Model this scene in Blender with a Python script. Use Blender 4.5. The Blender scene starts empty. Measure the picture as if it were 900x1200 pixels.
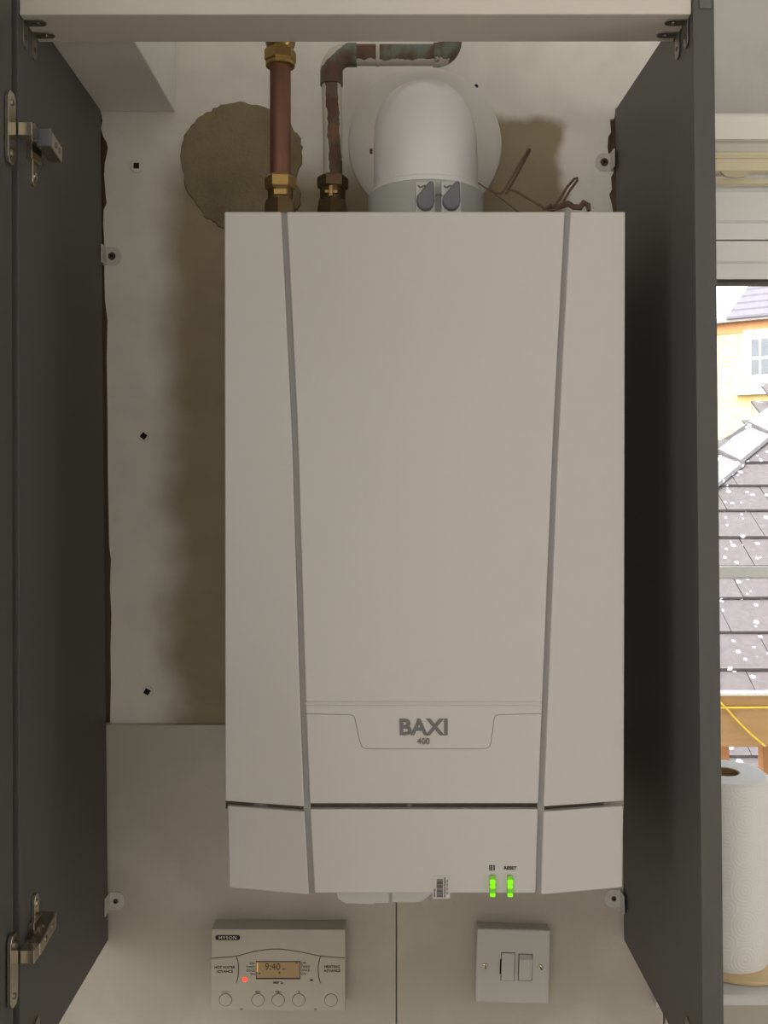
import bpy, bmesh, math, random
from mathutils import Vector, Matrix
random.seed(7)
SC = bpy.context.scene
COL = SC.collection
R = math.radians
# ------------------------------------------------------------------ camera, world, lights, exposure
F, CX, CY = 1095.0, 450.0, 555.0
def P(px, py, D):
    return Vector(((px - CX) / F * D, D, (CY - py) / F * D))
cam_d = bpy.data.cameras.new('camera')
cam_d.sensor_fit = 'VERTICAL'; cam_d.sensor_height = 36.0; cam_d.sensor_width = 27.0
cam_d.lens = F / 1200 * 36.0
cam_d.shift_y = -45.0 / 1200
cam_d.clip_start = 0.02; cam_d.clip_end = 200
cam = bpy.data.objects.new('camera', cam_d); COL.objects.link(cam)
cam.rotation_euler = (R(90), 0, 0)
SC.camera = cam

SC.view_settings.view_transform = 'Standard'
SC.view_settings.look = 'None'
SC.view_settings.gamma = 1.0
SC.view_settings.use_curve_mapping = False
SC.view_settings.exposure = -0.17

world = bpy.data.worlds.new('sky'); SC.world = world; world.use_nodes = True
wn = world.node_tree
bg = wn.nodes['Background']
sky = wn.nodes.new('ShaderNodeTexSky'); sky.sky_type = 'NISHITA'
sky.sun_disc = False; sky.sun_elevation = R(48); sky.sun_rotation = R(200)
sky.air_density = 1.0; sky.dust_density = 4.0
hsv = wn.nodes.new('ShaderNodeHueSaturation'); hsv.inputs['Saturation'].default_value = 0.35
wn.links.new(sky.outputs['Color'], hsv.inputs['Color']); wn.links.new(hsv.outputs['Color'], bg.inputs['Color'])
bg.inputs['Strength'].default_value = 1.4

sun_d = bpy.data.lights.new('sun', 'SUN'); sun_d.energy = 1.7; sun_d.angle = R(2)
sun_d.color = (1.0, 0.95, 0.87)
sun = bpy.data.objects.new('sun', sun_d); COL.objects.link(sun)
sun.rotation_euler = Vector((0.45, 0.75, -1.0)).to_track_quat('-Z', 'Y').to_euler()

# added fill light in a made-up, unseen window behind the camera
rear_fill_d = bpy.data.lights.new('rear_fill_light', 'AREA'); rear_fill_d.shape = 'RECTANGLE'
rear_fill_d.size = 2.6; rear_fill_d.size_y = 1.7; rear_fill_d.energy = 17.5; rear_fill_d.color = (1.0, 0.985, 0.965)
rear_fill = bpy.data.objects.new('rear_fill_light', rear_fill_d); COL.objects.link(rear_fill)
rear_fill.location = (-0.70, -2.53, -0.15); rear_fill.rotation_euler = (R(90), 0, 0)

# added light in an unseen left-wall window, to brighten the right cupboard panel
left_fill_d = bpy.data.lights.new('left_fill_light', 'AREA'); left_fill_d.shape = 'RECTANGLE'
left_fill_d.size = 1.2; left_fill_d.size_y = 1.2; left_fill_d.energy = 26.0; left_fill_d.color = (1.0, 0.985, 0.965)
left_fill = bpy.data.objects.new('left_fill_light', left_fill_d); COL.objects.link(left_fill)
left_fill.location = (-2.14, -1.15, 0.1); left_fill.rotation_euler = (R(90), 0, R(-90))

# added fill light in an unseen right-wall window, for the blind and kitchen roll
right_fill_d = bpy.data.lights.new('right_fill_light', 'AREA'); right_fill_d.shape = 'RECTANGLE'
right_fill_d.size = 0.7; right_fill_d.size_y = 1.0; right_fill_d.energy = 7.0; right_fill_d.color = (1.0, 0.99, 0.98)
right_fill = bpy.data.objects.new('right_fill_light', right_fill_d); COL.objects.link(right_fill)
right_fill.location = (1.84, 0.15, 0.0); right_fill.rotation_euler = (R(90), 0, R(90))

# ------------------------------------------------------------------ helpers
def lin(c):
    return tuple(((v / 255) / 12.92 if v / 255 <= 0.04045 else ((v / 255 + 0.055) / 1.055) ** 2.4) for v in c)

MATS = {}
def mat(name, rgb, rough=0.6, metal=0.0, vary=0.06, vscale=12.0, bump=0.0, bscale=60.0, coat=0.0, spec=0.5,
        second=None, sec_scale=6.0, sec_lo=0.45, sec_hi=0.6, emit=0.0, stretch=None):
    if name in MATS: return MATS[name]
    m = bpy.data.materials.new(name); m.use_nodes = True
    nt = m.node_tree; N = nt.nodes; L = nt.links
    b = N['Principled BSDF']
    tc = N.new('ShaderNodeTexCoord')
    src = tc.outputs['Object']
    if stretch:
        mp = N.new('ShaderNodeMapping'); mp.inputs['Scale'].default_value = stretch
        L.new(src, mp.inputs['Vector']); src = mp.outputs['Vector']
    col = lin(rgb)
    nz = N.new('ShaderNodeTexNoise'); nz.inputs['Scale'].default_value = vscale; nz.inputs['Detail'].default_value = 4
    L.new(src, nz.inputs['Vector'])
    mx = N.new('ShaderNodeMix'); mx.data_type = 'RGBA'
    mx.inputs['A'].default_value = tuple(c * (1 - vary) for c in col) + (1,)
    mx.inputs['B'].default_value = tuple(min(1, c * (1 + vary)) for c in col) + (1,)
    L.new(nz.outputs['Fac'], mx.inputs['Factor'])
    out = mx.outputs['Result']
    if second:
        n2 = N.new('ShaderNodeTexNoise'); n2.inputs['Scale'].default_value = sec_scale; n2.inputs['Detail'].default_value = 6
        L.new(src, n2.inputs['Vector'])
        mr = N.new('ShaderNodeMapRange'); mr.inputs['From Min'].default_value = sec_lo; mr.inputs['From Max'].default_value = sec_hi
        L.new(n2.outputs['Fac'], mr.inputs['Value'])
        m2 = N.new('ShaderNodeMix'); m2.data_type = 'RGBA'
        L.new(out, m2.inputs['A']); m2.inputs['B'].default_value = lin(second) + (1,)
        L.new(mr.outputs['Result'], m2.inputs['Factor']); out = m2.outputs['Result']
    L.new(out, b.inputs['Base Color'])
    b.inputs['Roughness'].default_value = rough
    b.inputs['Metallic'].default_value = metal
    b.inputs['Specular IOR Level'].default_value = spec
    b.inputs['Coat Weight'].default_value = coat
    b.inputs['Coat Roughness'].default_value = 0.08
    if emit:
        L.new(out, b.inputs['Emission Color']); b.inputs['Emission Strength'].default_value = emit
    if bump:
        bz = N.new('ShaderNodeTexNoise'); bz.inputs['Scale'].default_value = bscale; bz.inputs['Detail'].default_value = 5
        L.new(src, bz.inputs['Vector'])
        bp = N.new('ShaderNodeBump'); bp.inputs['Strength'].default_value = bump; bp.inputs['Distance'].default_value = 0.002
        L.new(bz.outputs['Fac'], bp.inputs['Height']); L.new(bp.outputs['Normal'], b.inputs['Normal'])
    MATS[name] = m
    return m

class MB:
    def __init__(s): s.bm = bmesh.new()
    def hexa(s, p):
        """8 points: 0-3 front loop, 4-7 back loop in the same order"""
        v = [s.bm.verts.new(q) for q in p]
        for f in ((0,1,2,3),(7,6,5,4),(0,4,5,1),(1,5,6,2),(2,6,7,3),(3,7,4,0)):
            s.bm.faces.new([v[i] for i in f])
        return s
    def box(s, x0, x1, y0, y1, z0, z1):
        return s.hexa([(x0,y0,z0),(x1,y0,z0),(x1,y0,z1),(x0,y0,z1),(x0,y1,z0),(x1,y1,z0),(x1,y1,z1),(x0,y1,z1)])
    def loft(s, rings, caps=True, closed=False):
        vs = [[s.bm.verts.new(q) for q in r] for r in rings]
        n = len(vs[0]); m = len(vs)
        for i in range(m if closed else m - 1):
            a, b = vs[i], vs[(i + 1) % m]
            for j in range(n):
                s.bm.faces.new([a[j], a[(j+1) % n], b[(j+1) % n], b[j]])
        if caps and not closed:
            s.bm.faces.new(vs[0][::-1]); s.bm.faces.new(vs[-1])
        return s
    def tube(s, path, r, seg=10, caps=True):
        path = [Vector(p) for p in path]
        rs = r if isinstance(r, (list, tuple)) else [r] * len(path)
        rings = []; prev = None
        for i, p in enumerate(path):
            t = (path[min(i+1, len(path)-1)] - path[max(i-1, 0)]).normalized()
            if prev is None:
                u = t.orthogonal().normalized()
            else:
                u = (prev - t * prev.dot(t)).normalized()
            prev = u; w = t.cross(u)
            rings.append([p + (u * math.cos(2*math.pi*k/seg) + w * math.sin(2*math.pi*k/seg)) * rs[i] for k in range(seg)])
        return s.loft(rings, caps)
    def cyl(s, p0, p1, r, seg=16, r1=None):
        return s.tube([p0, p1], [r, r if r1 is None else r1], seg)
    def lathe(s, prof, c, seg=32, axis='Z', closed=False):
        """prof: list of (radius, height) about the axis through c"""
        rings = []
        for (rr, h) in prof:
            ring = []
            for k in range(seg):
                a = 2*math.pi*k/seg; u, w = rr*math.cos(a), rr*math.sin(a)
                if axis == 'Z': ring.append((c[0]+u, c[1]+w, c[2]+h))
                elif axis == 'Y': ring.append((c[0]+u, c[1]+h, c[2]+w))
                else: ring.append((c[0]+h, c[1]+u, c[2]+w))
            rings.append(ring)
        return s.loft(rings, caps=not closed, closed=closed)
    def prism(s, pts, y0, y1):
        """polygon in (x, z), extruded from y0 (front) to y1"""
        a = [s.bm.verts.new((x, y0, z)) for x, z in pts]; b = [s.bm.verts.new((x, y1, z)) for x, z in pts]
        s.bm.faces.new(a); s.bm.faces.new(b[::-1])
        n = len(pts)
        for i in range(n): s.bm.faces.new([a[i], b[i], b[(i+1) % n], a[(i+1) % n]])
        return s
    def xprof(s, pts, x0, x1):
        """polygon in (y, z), extruded along x"""
        a = [s.bm.verts.new((x0, y, z)) for y, z in pts]; b = [s.bm.verts.new((x1, y, z)) for y, z in pts]
        s.bm.faces.new(a); s.bm.faces.new(b[::-1])
        n = len(pts)
        for i in range(n): s.bm.faces.new([a[i], b[i], b[(i+1) % n], a[(i+1) % n]])
        return s
    def build(s, name, m, parent=None, bevel=0.0, smooth=35, segs=2, origin=None):
        bmesh.ops.recalc_face_normals(s.bm, faces=s.bm.faces)
        if origin is not None:
            bmesh.ops.translate(s.bm, verts=s.bm.verts, vec=-Vector(origin))
        me = bpy.data.meshes.new(name); s.bm.to_mesh(me); s.bm.free()
        if m: me.materials.append(m)
        if smooth:
            for p in me.polygons: p.use_smooth = True
            me.set_sharp_from_angle(angle=R(smooth))
        o = bpy.data.objects.new(name, me); COL.objects.link(o)
        if origin is not None: o.location = origin
        if parent: o.parent = parent
        if bevel:
            bv = o.modifiers.new('bevel', 'BEVEL'); bv.width = bevel; bv.segments = segs; bv.limit_method = 'ANGLE'; bv.angle_limit = R(30)
            bv.harden_normals = True
        return o

def tag(o, label=None, cat=None, group=None, kind=None):
    if label: o['label'] = label
    if cat: o['category'] = cat
    if group: o['group'] = group
    if kind: o['kind'] = kind
    return o
def thing(name, label, cat, loc=(0,0,0), rot=(0,0,0), group=None):
    o = bpy.data.objects.new(name, None); COL.objects.link(o)
    o.empty_display_size = 0.02
    o.location = loc; o.rotation_euler = rot
    return tag(o, label, cat, group)
def copy_tree(o, parent=None):
    c = o.copy(); COL.objects.link(c)
    if parent: c.parent = parent
    for ch in list(o.children): copy_tree(ch, c)
    return c
def text(name, s, size, loc, m, parent, align='CENTER', fat=0.0, wide=1.0, depth=0.00015, space=1.0):
    cu = bpy.data.curves.new('tmp', 'FONT'); cu.body = s; cu.size = size; cu.align_x = align; cu.align_y = 'CENTER'; cu.space_character = space
    cu.extrude = depth; cu.offset = fat; cu.resolution_u = 3
    t = bpy.data.objects.new('tmp', cu); COL.objects.link(t)
    dg = bpy.context.evaluated_depsgraph_get(); dg.update()
    me = bpy.data.meshes.new_from_object(t.evaluated_get(dg))
    bpy.data.objects.remove(t)
    me.name = name
    me.transform(Matrix.Diagonal((wide, 1, 1, 1)))
    me.transform(Matrix.Rotation(R(90), 4, 'X'))
    me.materials.clear(); me.materials.append(m)
    o = bpy.data.objects.new(name, me); COL.objects.link(o); o.location = loc; o.parent = parent
    return o

# ------------------------------------------------------------------ materials
M_white_paint = mat('white_wall_paint', (232, 229, 223), 0.8, vary=0.03, vscale=3, bump=0.15, bscale=90)
M_ceiling = mat('ceiling_paint', (240, 239, 236), 0.85, vary=0.02)
M_floor = mat('floor_vinyl', (206, 198, 186), 0.5, vary=0.1, vscale=4)
M_tile = mat('tile_stone_grey', (186, 178, 165), 0.42, vary=0.07, vscale=26, bump=0.12, bscale=160, second=(198, 191, 179), sec_scale=9, sec_lo=0.5, sec_hi=0.72)
M_boiler = mat('boiler_white_enamel', (198, 193, 188), 0.42, vary=0.012, vscale=40, coat=0.12)
M_groove = mat('boiler_groove_grey', (150, 148, 145), 0.5, vary=0.02)  # darker than the enamel, groove shade put into the colour; also button housings
M_line = mat('moulded_line_grey', (150, 145, 138), 0.6, vary=0.05)
M_seam = mat('seam_dark', (58, 54, 50), 0.4, vary=0.3, vscale=30, second=(150, 142, 132), sec_scale=14, sec_lo=0.56, sec_hi=0.6, stretch=(1, 1, 0.05))
M_greyprint = mat('grey_print', (112, 110, 108), 0.6, vary=0.02)
M_blackprint = mat('black_print', (30, 28, 27), 0.6, vary=0.05)
M_anth = mat('anthracite_laminate', (88, 87, 85), 0.5, vary=0.05, vscale=200, bump=0.05, bscale=400, spec=0.4)
M_steel = mat('nickel_plated_steel', (204, 196, 180), 0.2, metal=1.0, vary=0.06, vscale=40)
M_zinc = mat('zinc_plate', (150, 147, 140), 0.42, metal=1.0, vary=0.12, vscale=60)
M_zincw = mat('white_zinc_bracket', (205, 202, 196), 0.4, metal=0.3, vary=0.06, vscale=80)
M_hole = mat('dark_hole', (24, 21, 19), 0.9, vary=0.1)
M_brownscrew = mat('brown_screw_head', (88, 66, 48), 0.6, metal=0.3, vary=0.2, vscale=200)
M_capgrey = mat('grey_plastic_cap', (112, 112, 116), 0.5, vary=0.03)
M_copper = mat('aged_copper', (124, 86, 68), 0.5, metal=0.55, vary=0.25, vscale=30, second=(84, 60, 50), sec_scale=25, sec_lo=0.48, sec_hi=0.66, stretch=(1, 1, 0.25))
M_brass = mat('aged_brass', (170, 140, 88), 0.35, metal=0.85, vary=0.2, vscale=60)
M_brassdark = mat('dull_brass', (112, 92, 66), 0.45, metal=0.8, vary=0.25, vscale=90)
M_flue = mat('flue_white_plastic', (228, 228, 226), 0.3, vary=0.02, coat=0.2)
M_fluegrey = mat('flue_grey_plastic', (180, 183, 178), 0.45, vary=0.03)
M_rust = mat('rusty_wire', (104, 82, 64), 0.75, metal=0.3, vary=0.3, vscale=120)
M_plastic = mat('cream_plastic', (198, 191, 177), 0.45, vary=0.02, vscale=60)
M_plasticw = mat('white_plastic', (204, 200, 195), 0.35, vary=0.015, vscale=60)
M_mortar = mat('mortar_patch', (142, 128, 98), 0.95, vary=0.16, vscale=40, bump=0.8, bscale=220, second=(122, 108, 82), sec_scale=12, sec_lo=0.5, sec_hi=0.7)
M_upvc = mat('white_window_plastic', (250, 250, 246), 0.3, vary=0.01)
M_gasket = mat('window_gasket', (70, 62, 54), 0.7)
M_blind = mat('tan_blind_fabric', (236, 222, 190), 0.8, vary=0.04, vscale=200)
M_cream = mat('cream_blind_cover', (250, 246, 234), 0.45, vary=0.01)
M_sill = mat('glossy_sill', (216, 216, 214), 0.12, vary=0.02, coat=0.5)
M_wooddisc = mat('pale_wood', (226, 196, 150), 0.5, vary=0.12, vscale=10, stretch=(1, 14, 1))
M_card = mat('cardboard_core', (176, 148, 112), 0.9, vary=0.08)
M_timber = mat('outdoor_timber', (196, 152, 100), 0.75, vary=0.22, vscale=9, bump=0.3, bscale=60, stretch=(1, 8, 10))
M_timber2 = mat('outdoor_timber_post', (190, 130, 78), 0.75, vary=0.22, vscale=9, bump=0.3, bscale=60, stretch=(10, 8, 1))
M_cord = mat('yellow_cord', (250, 214, 70), 0.6, vary=0.05)
M_grass = mat('yard_ground', (120, 120, 100), 0.95, vary=0.2)

def wall_material(name, base_painted, brown_mask=False):
    """old plaster: painted grey-white, with the bare beige plaster where the cupboard's back and the old boiler stood"""
    m = bpy.data.materials.new(name); m.use_nodes = True
    nt = m.node_tree; N = nt.nodes; L = nt.links; b = N['Principled BSDF']
    geo = N.new('ShaderNodeNewGeometry'); sep = N.new('ShaderNodeSeparateXYZ'); L.new(geo.outputs['Position'], sep.inputs[0])
    nz = N.new('ShaderNodeTexNoise'); nz.inputs['Scale'].default_value = 9; nz.inputs['Detail'].default_value = 5
    L.new(geo.outputs['Position'], nz.inputs['Vector'])
    def math_(op, a, b_=None, c=None):
        n = N.new('ShaderNodeMath'); n.operation = op
        for i, v in enumerate((a, b_, c)):
            if v is None: continue
            if isinstance(v, (int, float)): n.inputs[i].default_value = v
            else: L.new(v, n.inputs[i])
        return n.outputs[0]
    def ramp(v, lo, hi):
        r = N.new('ShaderNodeMapRange'); r.interpolation_type = 'SMOOTHSTEP'
        r.inputs['From Min'].default_value = lo; r.inputs['From Max'].default_value = hi
        L.new(v, r.inputs['Value']); return r.outputs['Result']
    off = math_('MULTIPLY', math_('SUBTRACT', nz.outputs['Fac'], 0.5), 0.07)
    x = math_('ADD', sep.outputs['X'], off); z = math_('ADD', sep.outputs['Z'], off)
    def rect(x0, x1, z0, z1, e):
        a = math_('MULTIPLY', ramp(x, x0 - e, x0 + e), math_('SUBTRACT', 1.0, ramp(x, x1 - e, x1 + e)))
        c = math_('MULTIPLY', ramp(z, z0 - e, z0 + e), math_('SUBTRACT', 1.0, ramp(z, z1 - e, z1 + e)))
        return math_('MULTIPLY', a, c)
    if brown_mask:
        bare = math_('MAXIMUM', rect(-0.42, -0.30, -0.9, 0.48, 0.004), rect(0.25, 0.32, -0.9, 0.46, 0.004))
        bc = lin((92, 70, 52))
    else:
        bare = math_('MAXIMUM', rect(-0.278, 0.16, -0.7, 0.395, 0.034), rect(0.10, 0.236, 0.2, 0.452, 0.008))
        bc = lin((160, 144, 116))
    n2 = N.new('ShaderNodeTexNoise'); n2.inputs['Scale'].default_value = 22; n2.inputs['Detail'].default_value = 6
    L.new(geo.outputs['Position'], n2.inputs['Vector'])
    pm = N.new('ShaderNodeMix'); pm.data_type = 'RGBA'; pm.inputs['A'].default_value = lin(base_painted) + (1,)
    pm.inputs['B'].default_value = lin(tuple(int(c * 0.97) for c in base_painted)) + (1,); L.new(ramp(n2.outputs['Fac'], 0.4, 0.7), pm.inputs['Factor'])
    bm_ = N.new('ShaderNodeMix'); bm_.data_type = 'RGBA'; bm_.inputs['A'].default_value = bc + (1,)
    bm_.inputs['B'].default_value = tuple(c * 0.92 for c in bc) + (1,); L.new(ramp(n2.outputs['Fac'], 0.42, 0.68), bm_.inputs['Factor'])
    mx = N.new('ShaderNodeMix'); mx.data_type = 'RGBA'; L.new(bare, mx.inputs['Factor'])
    L.new(pm.outputs['Result'], mx.inputs['A']); L.new(bm_.outputs['Result'], mx.inputs['B'])
    L.new(mx.outputs['Result'], b.inputs['Base Color'])
    b.inputs['Roughness'].default_value = 0.8
    n3 = N.new('ShaderNodeTexNoise'); n3.inputs['Scale'].default_value = 16; n3.inputs['Detail'].default_value = 8
    L.new(geo.outputs['Position'], n3.inputs['Vector'])
    bp = N.new('ShaderNodeBump'); bp.inputs['Strength'].default_value = 0.16; bp.inputs['Distance'].default_value = 0.005
    L.new(n3.outputs['Fac'], bp.inputs['Height']); L.new(bp.outputs['Normal'], b.inputs['Normal'])
    return m
M_plaster = wall_material('old_plaster', (232, 226, 216))
M_wallbase = wall_material('wall_base', (196, 192, 187), True)

# ------------------------------------------------------------------ room shell
FLZ, CEZ = -1.75, 1.10
XL, XR, YR = -2.2, 1.9, -2.6
WX0, WX1, WZ0, WZ1 = 0.36, 1.45, -0.58, 0.462      # window opening in the back wall
YW = 1.206
def struct(o, label=None):
    o['kind'] = 'structure'
    if label: o['label'] = label
    return o
mb = MB()
mb.box(XL, WX0, YW, YW + 0.25, FLZ, CEZ); mb.box(WX1, XR, YW, YW + 0.25, FLZ, CEZ)
mb.box(WX0, WX1, YW, YW + 0.25, WZ1, CEZ); mb.box(WX0, WX1, YW, YW + 0.25, FLZ, WZ0)
wall_back = struct(mb.build('wall_back', M_wallbase, smooth=0), 'painted back wall behind the boiler with the window opening')
struct(MB().box(XL, XR, YR, YW + 0.25, FLZ - 0.1, FLZ).build('floor', M_floor, smooth=0), 'room floor')
struct(MB().box(XL, XR, YR, YW + 0.25, CEZ, CEZ + 0.1).build('ceiling', M_ceiling, smooth=0), 'white ceiling')
mb = MB()
mb.box(XL - 0.1, XL, YR, -1.8, FLZ, CEZ); mb.box(XL - 0.1, XL, -0.5, YW + 0.25, FLZ, CEZ)
mb.box(XL - 0.1, XL, -1.8, -0.5, 0.75, CEZ); mb.box(XL - 0.1, XL, -1.8, -0.5, FLZ, -0.55)
struct(MB().box(XL - 0.08, XL - 0.05, -1.8, -0.5, -0.55, 0.75).build('added_window_3', M_cream, smooth=0), 'added blinded window in the left wall, out of view')  # pane added to back the left fill light
struct(mb.build('wall_left', M_white_paint, smooth=0), 'white left wall')
mb = MB()
mb.box(XR, XR + 0.1, YR, -0.2, FLZ, CEZ); mb.box(XR, XR + 0.1, 0.5, YW + 0.25, FLZ, CEZ)
mb.box(XR, XR + 0.1, -0.2, 0.5, 0.55, CEZ); mb.box(XR, XR + 0.1, -0.2, 0.5, FLZ, -0.55)
struct(MB().box(XR + 0.05, XR + 0.08, -0.2, 0.5, -0.55, 0.55).build('added_window_4', M_cream, smooth=0), 'added blinded window in the right wall, out of view')  # added pane behind the right fill light
struct(mb.build('wall_right', M_white_paint, smooth=0), 'white right wall')
mb = MB()
mb.box(XL, -2.1, YR - 0.1, YR, FLZ, CEZ); mb.box(0.65, XR, YR - 0.1, YR, FLZ, CEZ)
mb.box(-2.1, 0.65, YR - 0.1, YR, 0.75, CEZ); mb.box(-2.1, 0.65, YR - 0.1, YR, FLZ, -1.05)
struct(mb.build('wall_rear', M_white_paint, smooth=0), 'white wall behind the camera with an added window')
struct(MB().box(-2.1, 0.65, YR - 0.08, YR - 0.05, -1.05, 0.75).build('added_window_2', M_cream, smooth=0), 'added blinded window in the rear wall, out of view')  # opaque pane added behind the rear fill light, keeps the sun out

# plaster coat with broken edges, standing proud of the wall behind
left_edge = [(118,131),(120,142),(118,150),(121,160),(125,167),(126.5,173),(125,182),(123,190),(122,205),(124,230),(125,238),(121.5,246),(121,262),(122,280),
             (122,300),(122.5,330),(123,352),(126,376),(125,420),(126,480),(126.5,560),(128,640),(130,655),(129,690),(130.5,720),(129.5,760),(130,800),(129,849)]
right_edge = [(721,131),(720,139),(715,140),(716,155),(713,160),(712,172),(713,180),(719,182),(719,202),(716,208),(717,222),(714,228),(717,240),(719,252),(723,300),(726,849)]
pts = [((px - CX)/F*1.2, (CY - py)/F*1.2) for px, py in left_edge]
pts2 = [((px - CX)/F*1.2, (CY - py)/F*1.2) for px, py in right_edge]
poly = [(-0.45, CEZ - 0.005), (-0.45, 0.47)] + [(-0.364, 0.47)] + pts + pts2[::-1] + [(0.297, 0.47), (0.355, 0.475), (0.355, CEZ - 0.005)]
MB().prism(poly, 1.2, 1.206).build('plaster_coat', M_plaster, wall_back, smooth=0)
# stone-look wall tiles
def tile(x0, x1, z0, z1):
    MB().box(x0 + 0.0006, x1 - 0.0006, 1.192, 1.206, z0 + 0.0006, z1 - 0.0006).build('tile', M_tile, wall_back, bevel=0.0008, smooth=0)
zt = (CY - 849) / F * 1.192; jx = (464.5 - CX) / F * 1.192
for k in range(-3, 2):
    for r in range(2):
        if k < 1: tile(jx + k*0.6 if k > -3 else -1.75, min(jx + (k+1)*0.6, WX0 - 0.003), zt - (r+1)*0.597, zt - r*0.597)
MB().box(WX0 - 0.001, XR - 0.01, 1.192, 1.206, -1.4, -0.600).build('tile', M_tile, wall_back, smooth=0)

# mortar patch
pp = [(286.7,119.7),(270,121),(255,125.5),(243,131),(231.8,138.5),(222,150),(214.5,164.5),(211.6,176),(213,199),(217,219),(229,240),(236,247),(243,257),(252,261),(259,267),(275,270),(310,268),(335,262),
      (350,245),(353,228),(347,215),(354.6,193),(356,172),(351,159),(344.5,153),(338.7,132.7),(325,128),(301,122.6)]
pp2 = []
for i, (a, b) in enumerate(pp):
    c, d = pp[(i+1) % len(pp)]
    for t in (0, 1/3, 2/3):
        j = 0.6 if t == 0 else 1.9
        pp2.append((a + (c-a)*t + random.uniform(-j, j), b + (d-b)*t + random.uniform(-j, j)))
mb = MB()
cen = Vector((284, 195)); rings = []
for s_, D in ((1.0, 1.2005), (0.985, 1.1975), (0.9, 1.196), (0.6, 1.1945), (0.25, 1.194)):
    ring = []
    for (a, b) in pp2:
        q = cen + (Vector((a, b)) - cen) * s_
        D2 = D + (random.uniform(-0.0009, 0.0009) if s_ < 0.98 else 0)
        ring.append(((q.x - CX)/F*1.2, D2, (CY - q.y)/F*1.2))
    rings.append(ring)
tag(mb.loft(rings).build('mortar_patch', M_mortar, origin=P(284, 195, 1.2)), 'round rough brown mortar patch on the wall behind the copper pipe', 'mortar patch')

# soffit boxing at upper left and window wall trim
struct(MB().box(-0.75, -0.2675, 0.965, 1.2, 0.464, CEZ).build('trim_1', M_white_paint, bevel=0.002, smooth=0), 'white boxed-in soffit in the upper left corner')

# ------------------------------------------------------------------ cupboard
cup = thing('boiler_cupboard', 'dark anthracite wall cupboard standing open around the white boiler', 'cupboard', (-0.03, 1.05, -0.594))
def cchild(mb_, name, m, bevel=0.0008):
    o = mb_.build(name, m, cup, bevel=bevel, smooth=0)
    o.location = -cup.location
    return o
PT, PB, PF = 0.4635, -0.594, 0.90
YB = 1.19
def panel(xtf, xtb, xbf, xbb, th, name='side_panel', label=None):
    # inner face x at top front/back, bottom front/back; th signed thickness
    ys = (PF, YB)
    ztop = 0.52
    def xx(y, z, base):
        t = (z - PB) / (PT - PB); u = (y - PF) / (YB - PF)
        top = xtf + (xtb - xtf)*u; bot = xbf + (xbb - xbf)*u
        return bot + (top - bot)*t + base
    mb = MB()
    zf = 0.56
    # the panel runs up past the rail at the front only as a narrow return, and stops at the soffit level at the wall
    mb.hexa([(xx(PF,PB,0),PF,PB),(xx(PF,PB,th),PF,PB),(xx(PF,PT,th),PF,PT),(xx(PF,PT,0),PF,PT),
             (xx(YB,PB,0),YB,PB),(xx(YB,PB,th),YB,PB),(xx(YB,PT,th),YB,PT),(xx(YB,PT,0),YB,PT)])
    return cchild(mb, name, M_anth), xx
sideL, fxL = panel(-0.3525, -0.3610, -0.3505, -0.3512, -0.0205)
sideR, fxR = panel(0.2975, 0.2945, 0.3075, 0.3055, 0.0205)
# rails between the side panels
cchild(MB().hexa([(-0.3522,0.902,0.443),(0.2970,0.902,0.4435),(0.2970,0.902,0.474),(-0.3522,0.902,0.474),
                  (-0.3545,0.960,0.443),(0.2968,0.960,0.4435),(0.2968,0.960,0.474),(-0.3545,0.960,0.474)]), 'top_rail', mat('rail_white', (216, 208, 196), 0.7, vary=0.02), 0.0012)
cchild(MB().hexa([(-0.3505,0.902,-0.594),(0.3073,0.902,-0.594),(0.3073,0.902,-0.5745),(-0.3505,0.902,-0.5745),
                  (-0.3510,0.958,-0.594),(0.3074,0.958,-0.594),(0.3074,0.958,-0.5745),(-0.3510,0.958,-0.5745)]), 'bottom_rail', M_anth)
# pale label square near the top of the right panel's front edge
cchild(MB().box(0.3035, 0.3155, 0.8985, 0.9002, 0.4475, 0.4625), 'edge_plate', mat('edge_plate_grey', (104, 104, 104), 0.4), 0.001)

# the door, hung on the left panel and standing open towards the room
cchild(MB().hexa([(-0.3760,0.54,-0.593),(-0.3545,0.54,-0.593),(-0.3560,0.54,0.512),(-0.3775,0.54,0.512),
               (-0.3725,0.889,-0.593),(-0.3523,0.889,-0.593),(-0.3541,0.889,0.512),(-0.3743,0.889,0.512)]), 'door', M_anth, 0.001)
# ------------------------------------------------------------------ small angle brackets between rails and panels
def rail_bracket(x, y, z, sx, sz, label):
    t = thing('angle_bracket', label, 'bracket', (x, y, z), group='angle brackets on the cupboard rails')
    L, Wd, th = 0.0215, 0.0062, 0.0014
    def tongue(dirx):
        out = []
        n = 8
        pts = [(0, -Wd)] + [(L - Wd + Wd*math.sin(math.pi*k/n), -Wd*math.cos(math.pi*k/n)) for k in range(n+1)] + [(0, Wd)]
        return pts
    # horizontal leaf lying on the rail
    mb = MB(); a = []; b = []
    for (u, v) in tongue(1):
        a.append((sx*u, v, sz*0.0003)); b.append((sx*u, v, sz*th))
    mb.loft([a, b]); mb.build('rail_leaf', M_zinc, t, bevel=0.0003)
    mb = MB(); a = []; b = []
    for (u, v) in tongue(1):
        a.append((sx*0.0003, v, sz*u*1.2)); b.append((sx*th, v, sz*u*1.2))
    mb.loft([a, b]); mb.build('panel_leaf', M_zinc, t, bevel=0.0003)
    MB().lathe([(0.0001, sz*0.0022), (0.0016, sz*0.0021), (0.0026, sz*0.0012)], (sx*0.013, 0, 0), 12).build('screw', M_steel, t)
    MB().lathe([(0.0001, sx*0.0022), (0.0016, sx*0.0021), (0.0026, sx*0.0012)], (0, 0, sz*0.015), 12, 'X').build('screw', M_brownscrew, t)
    return t
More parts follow.
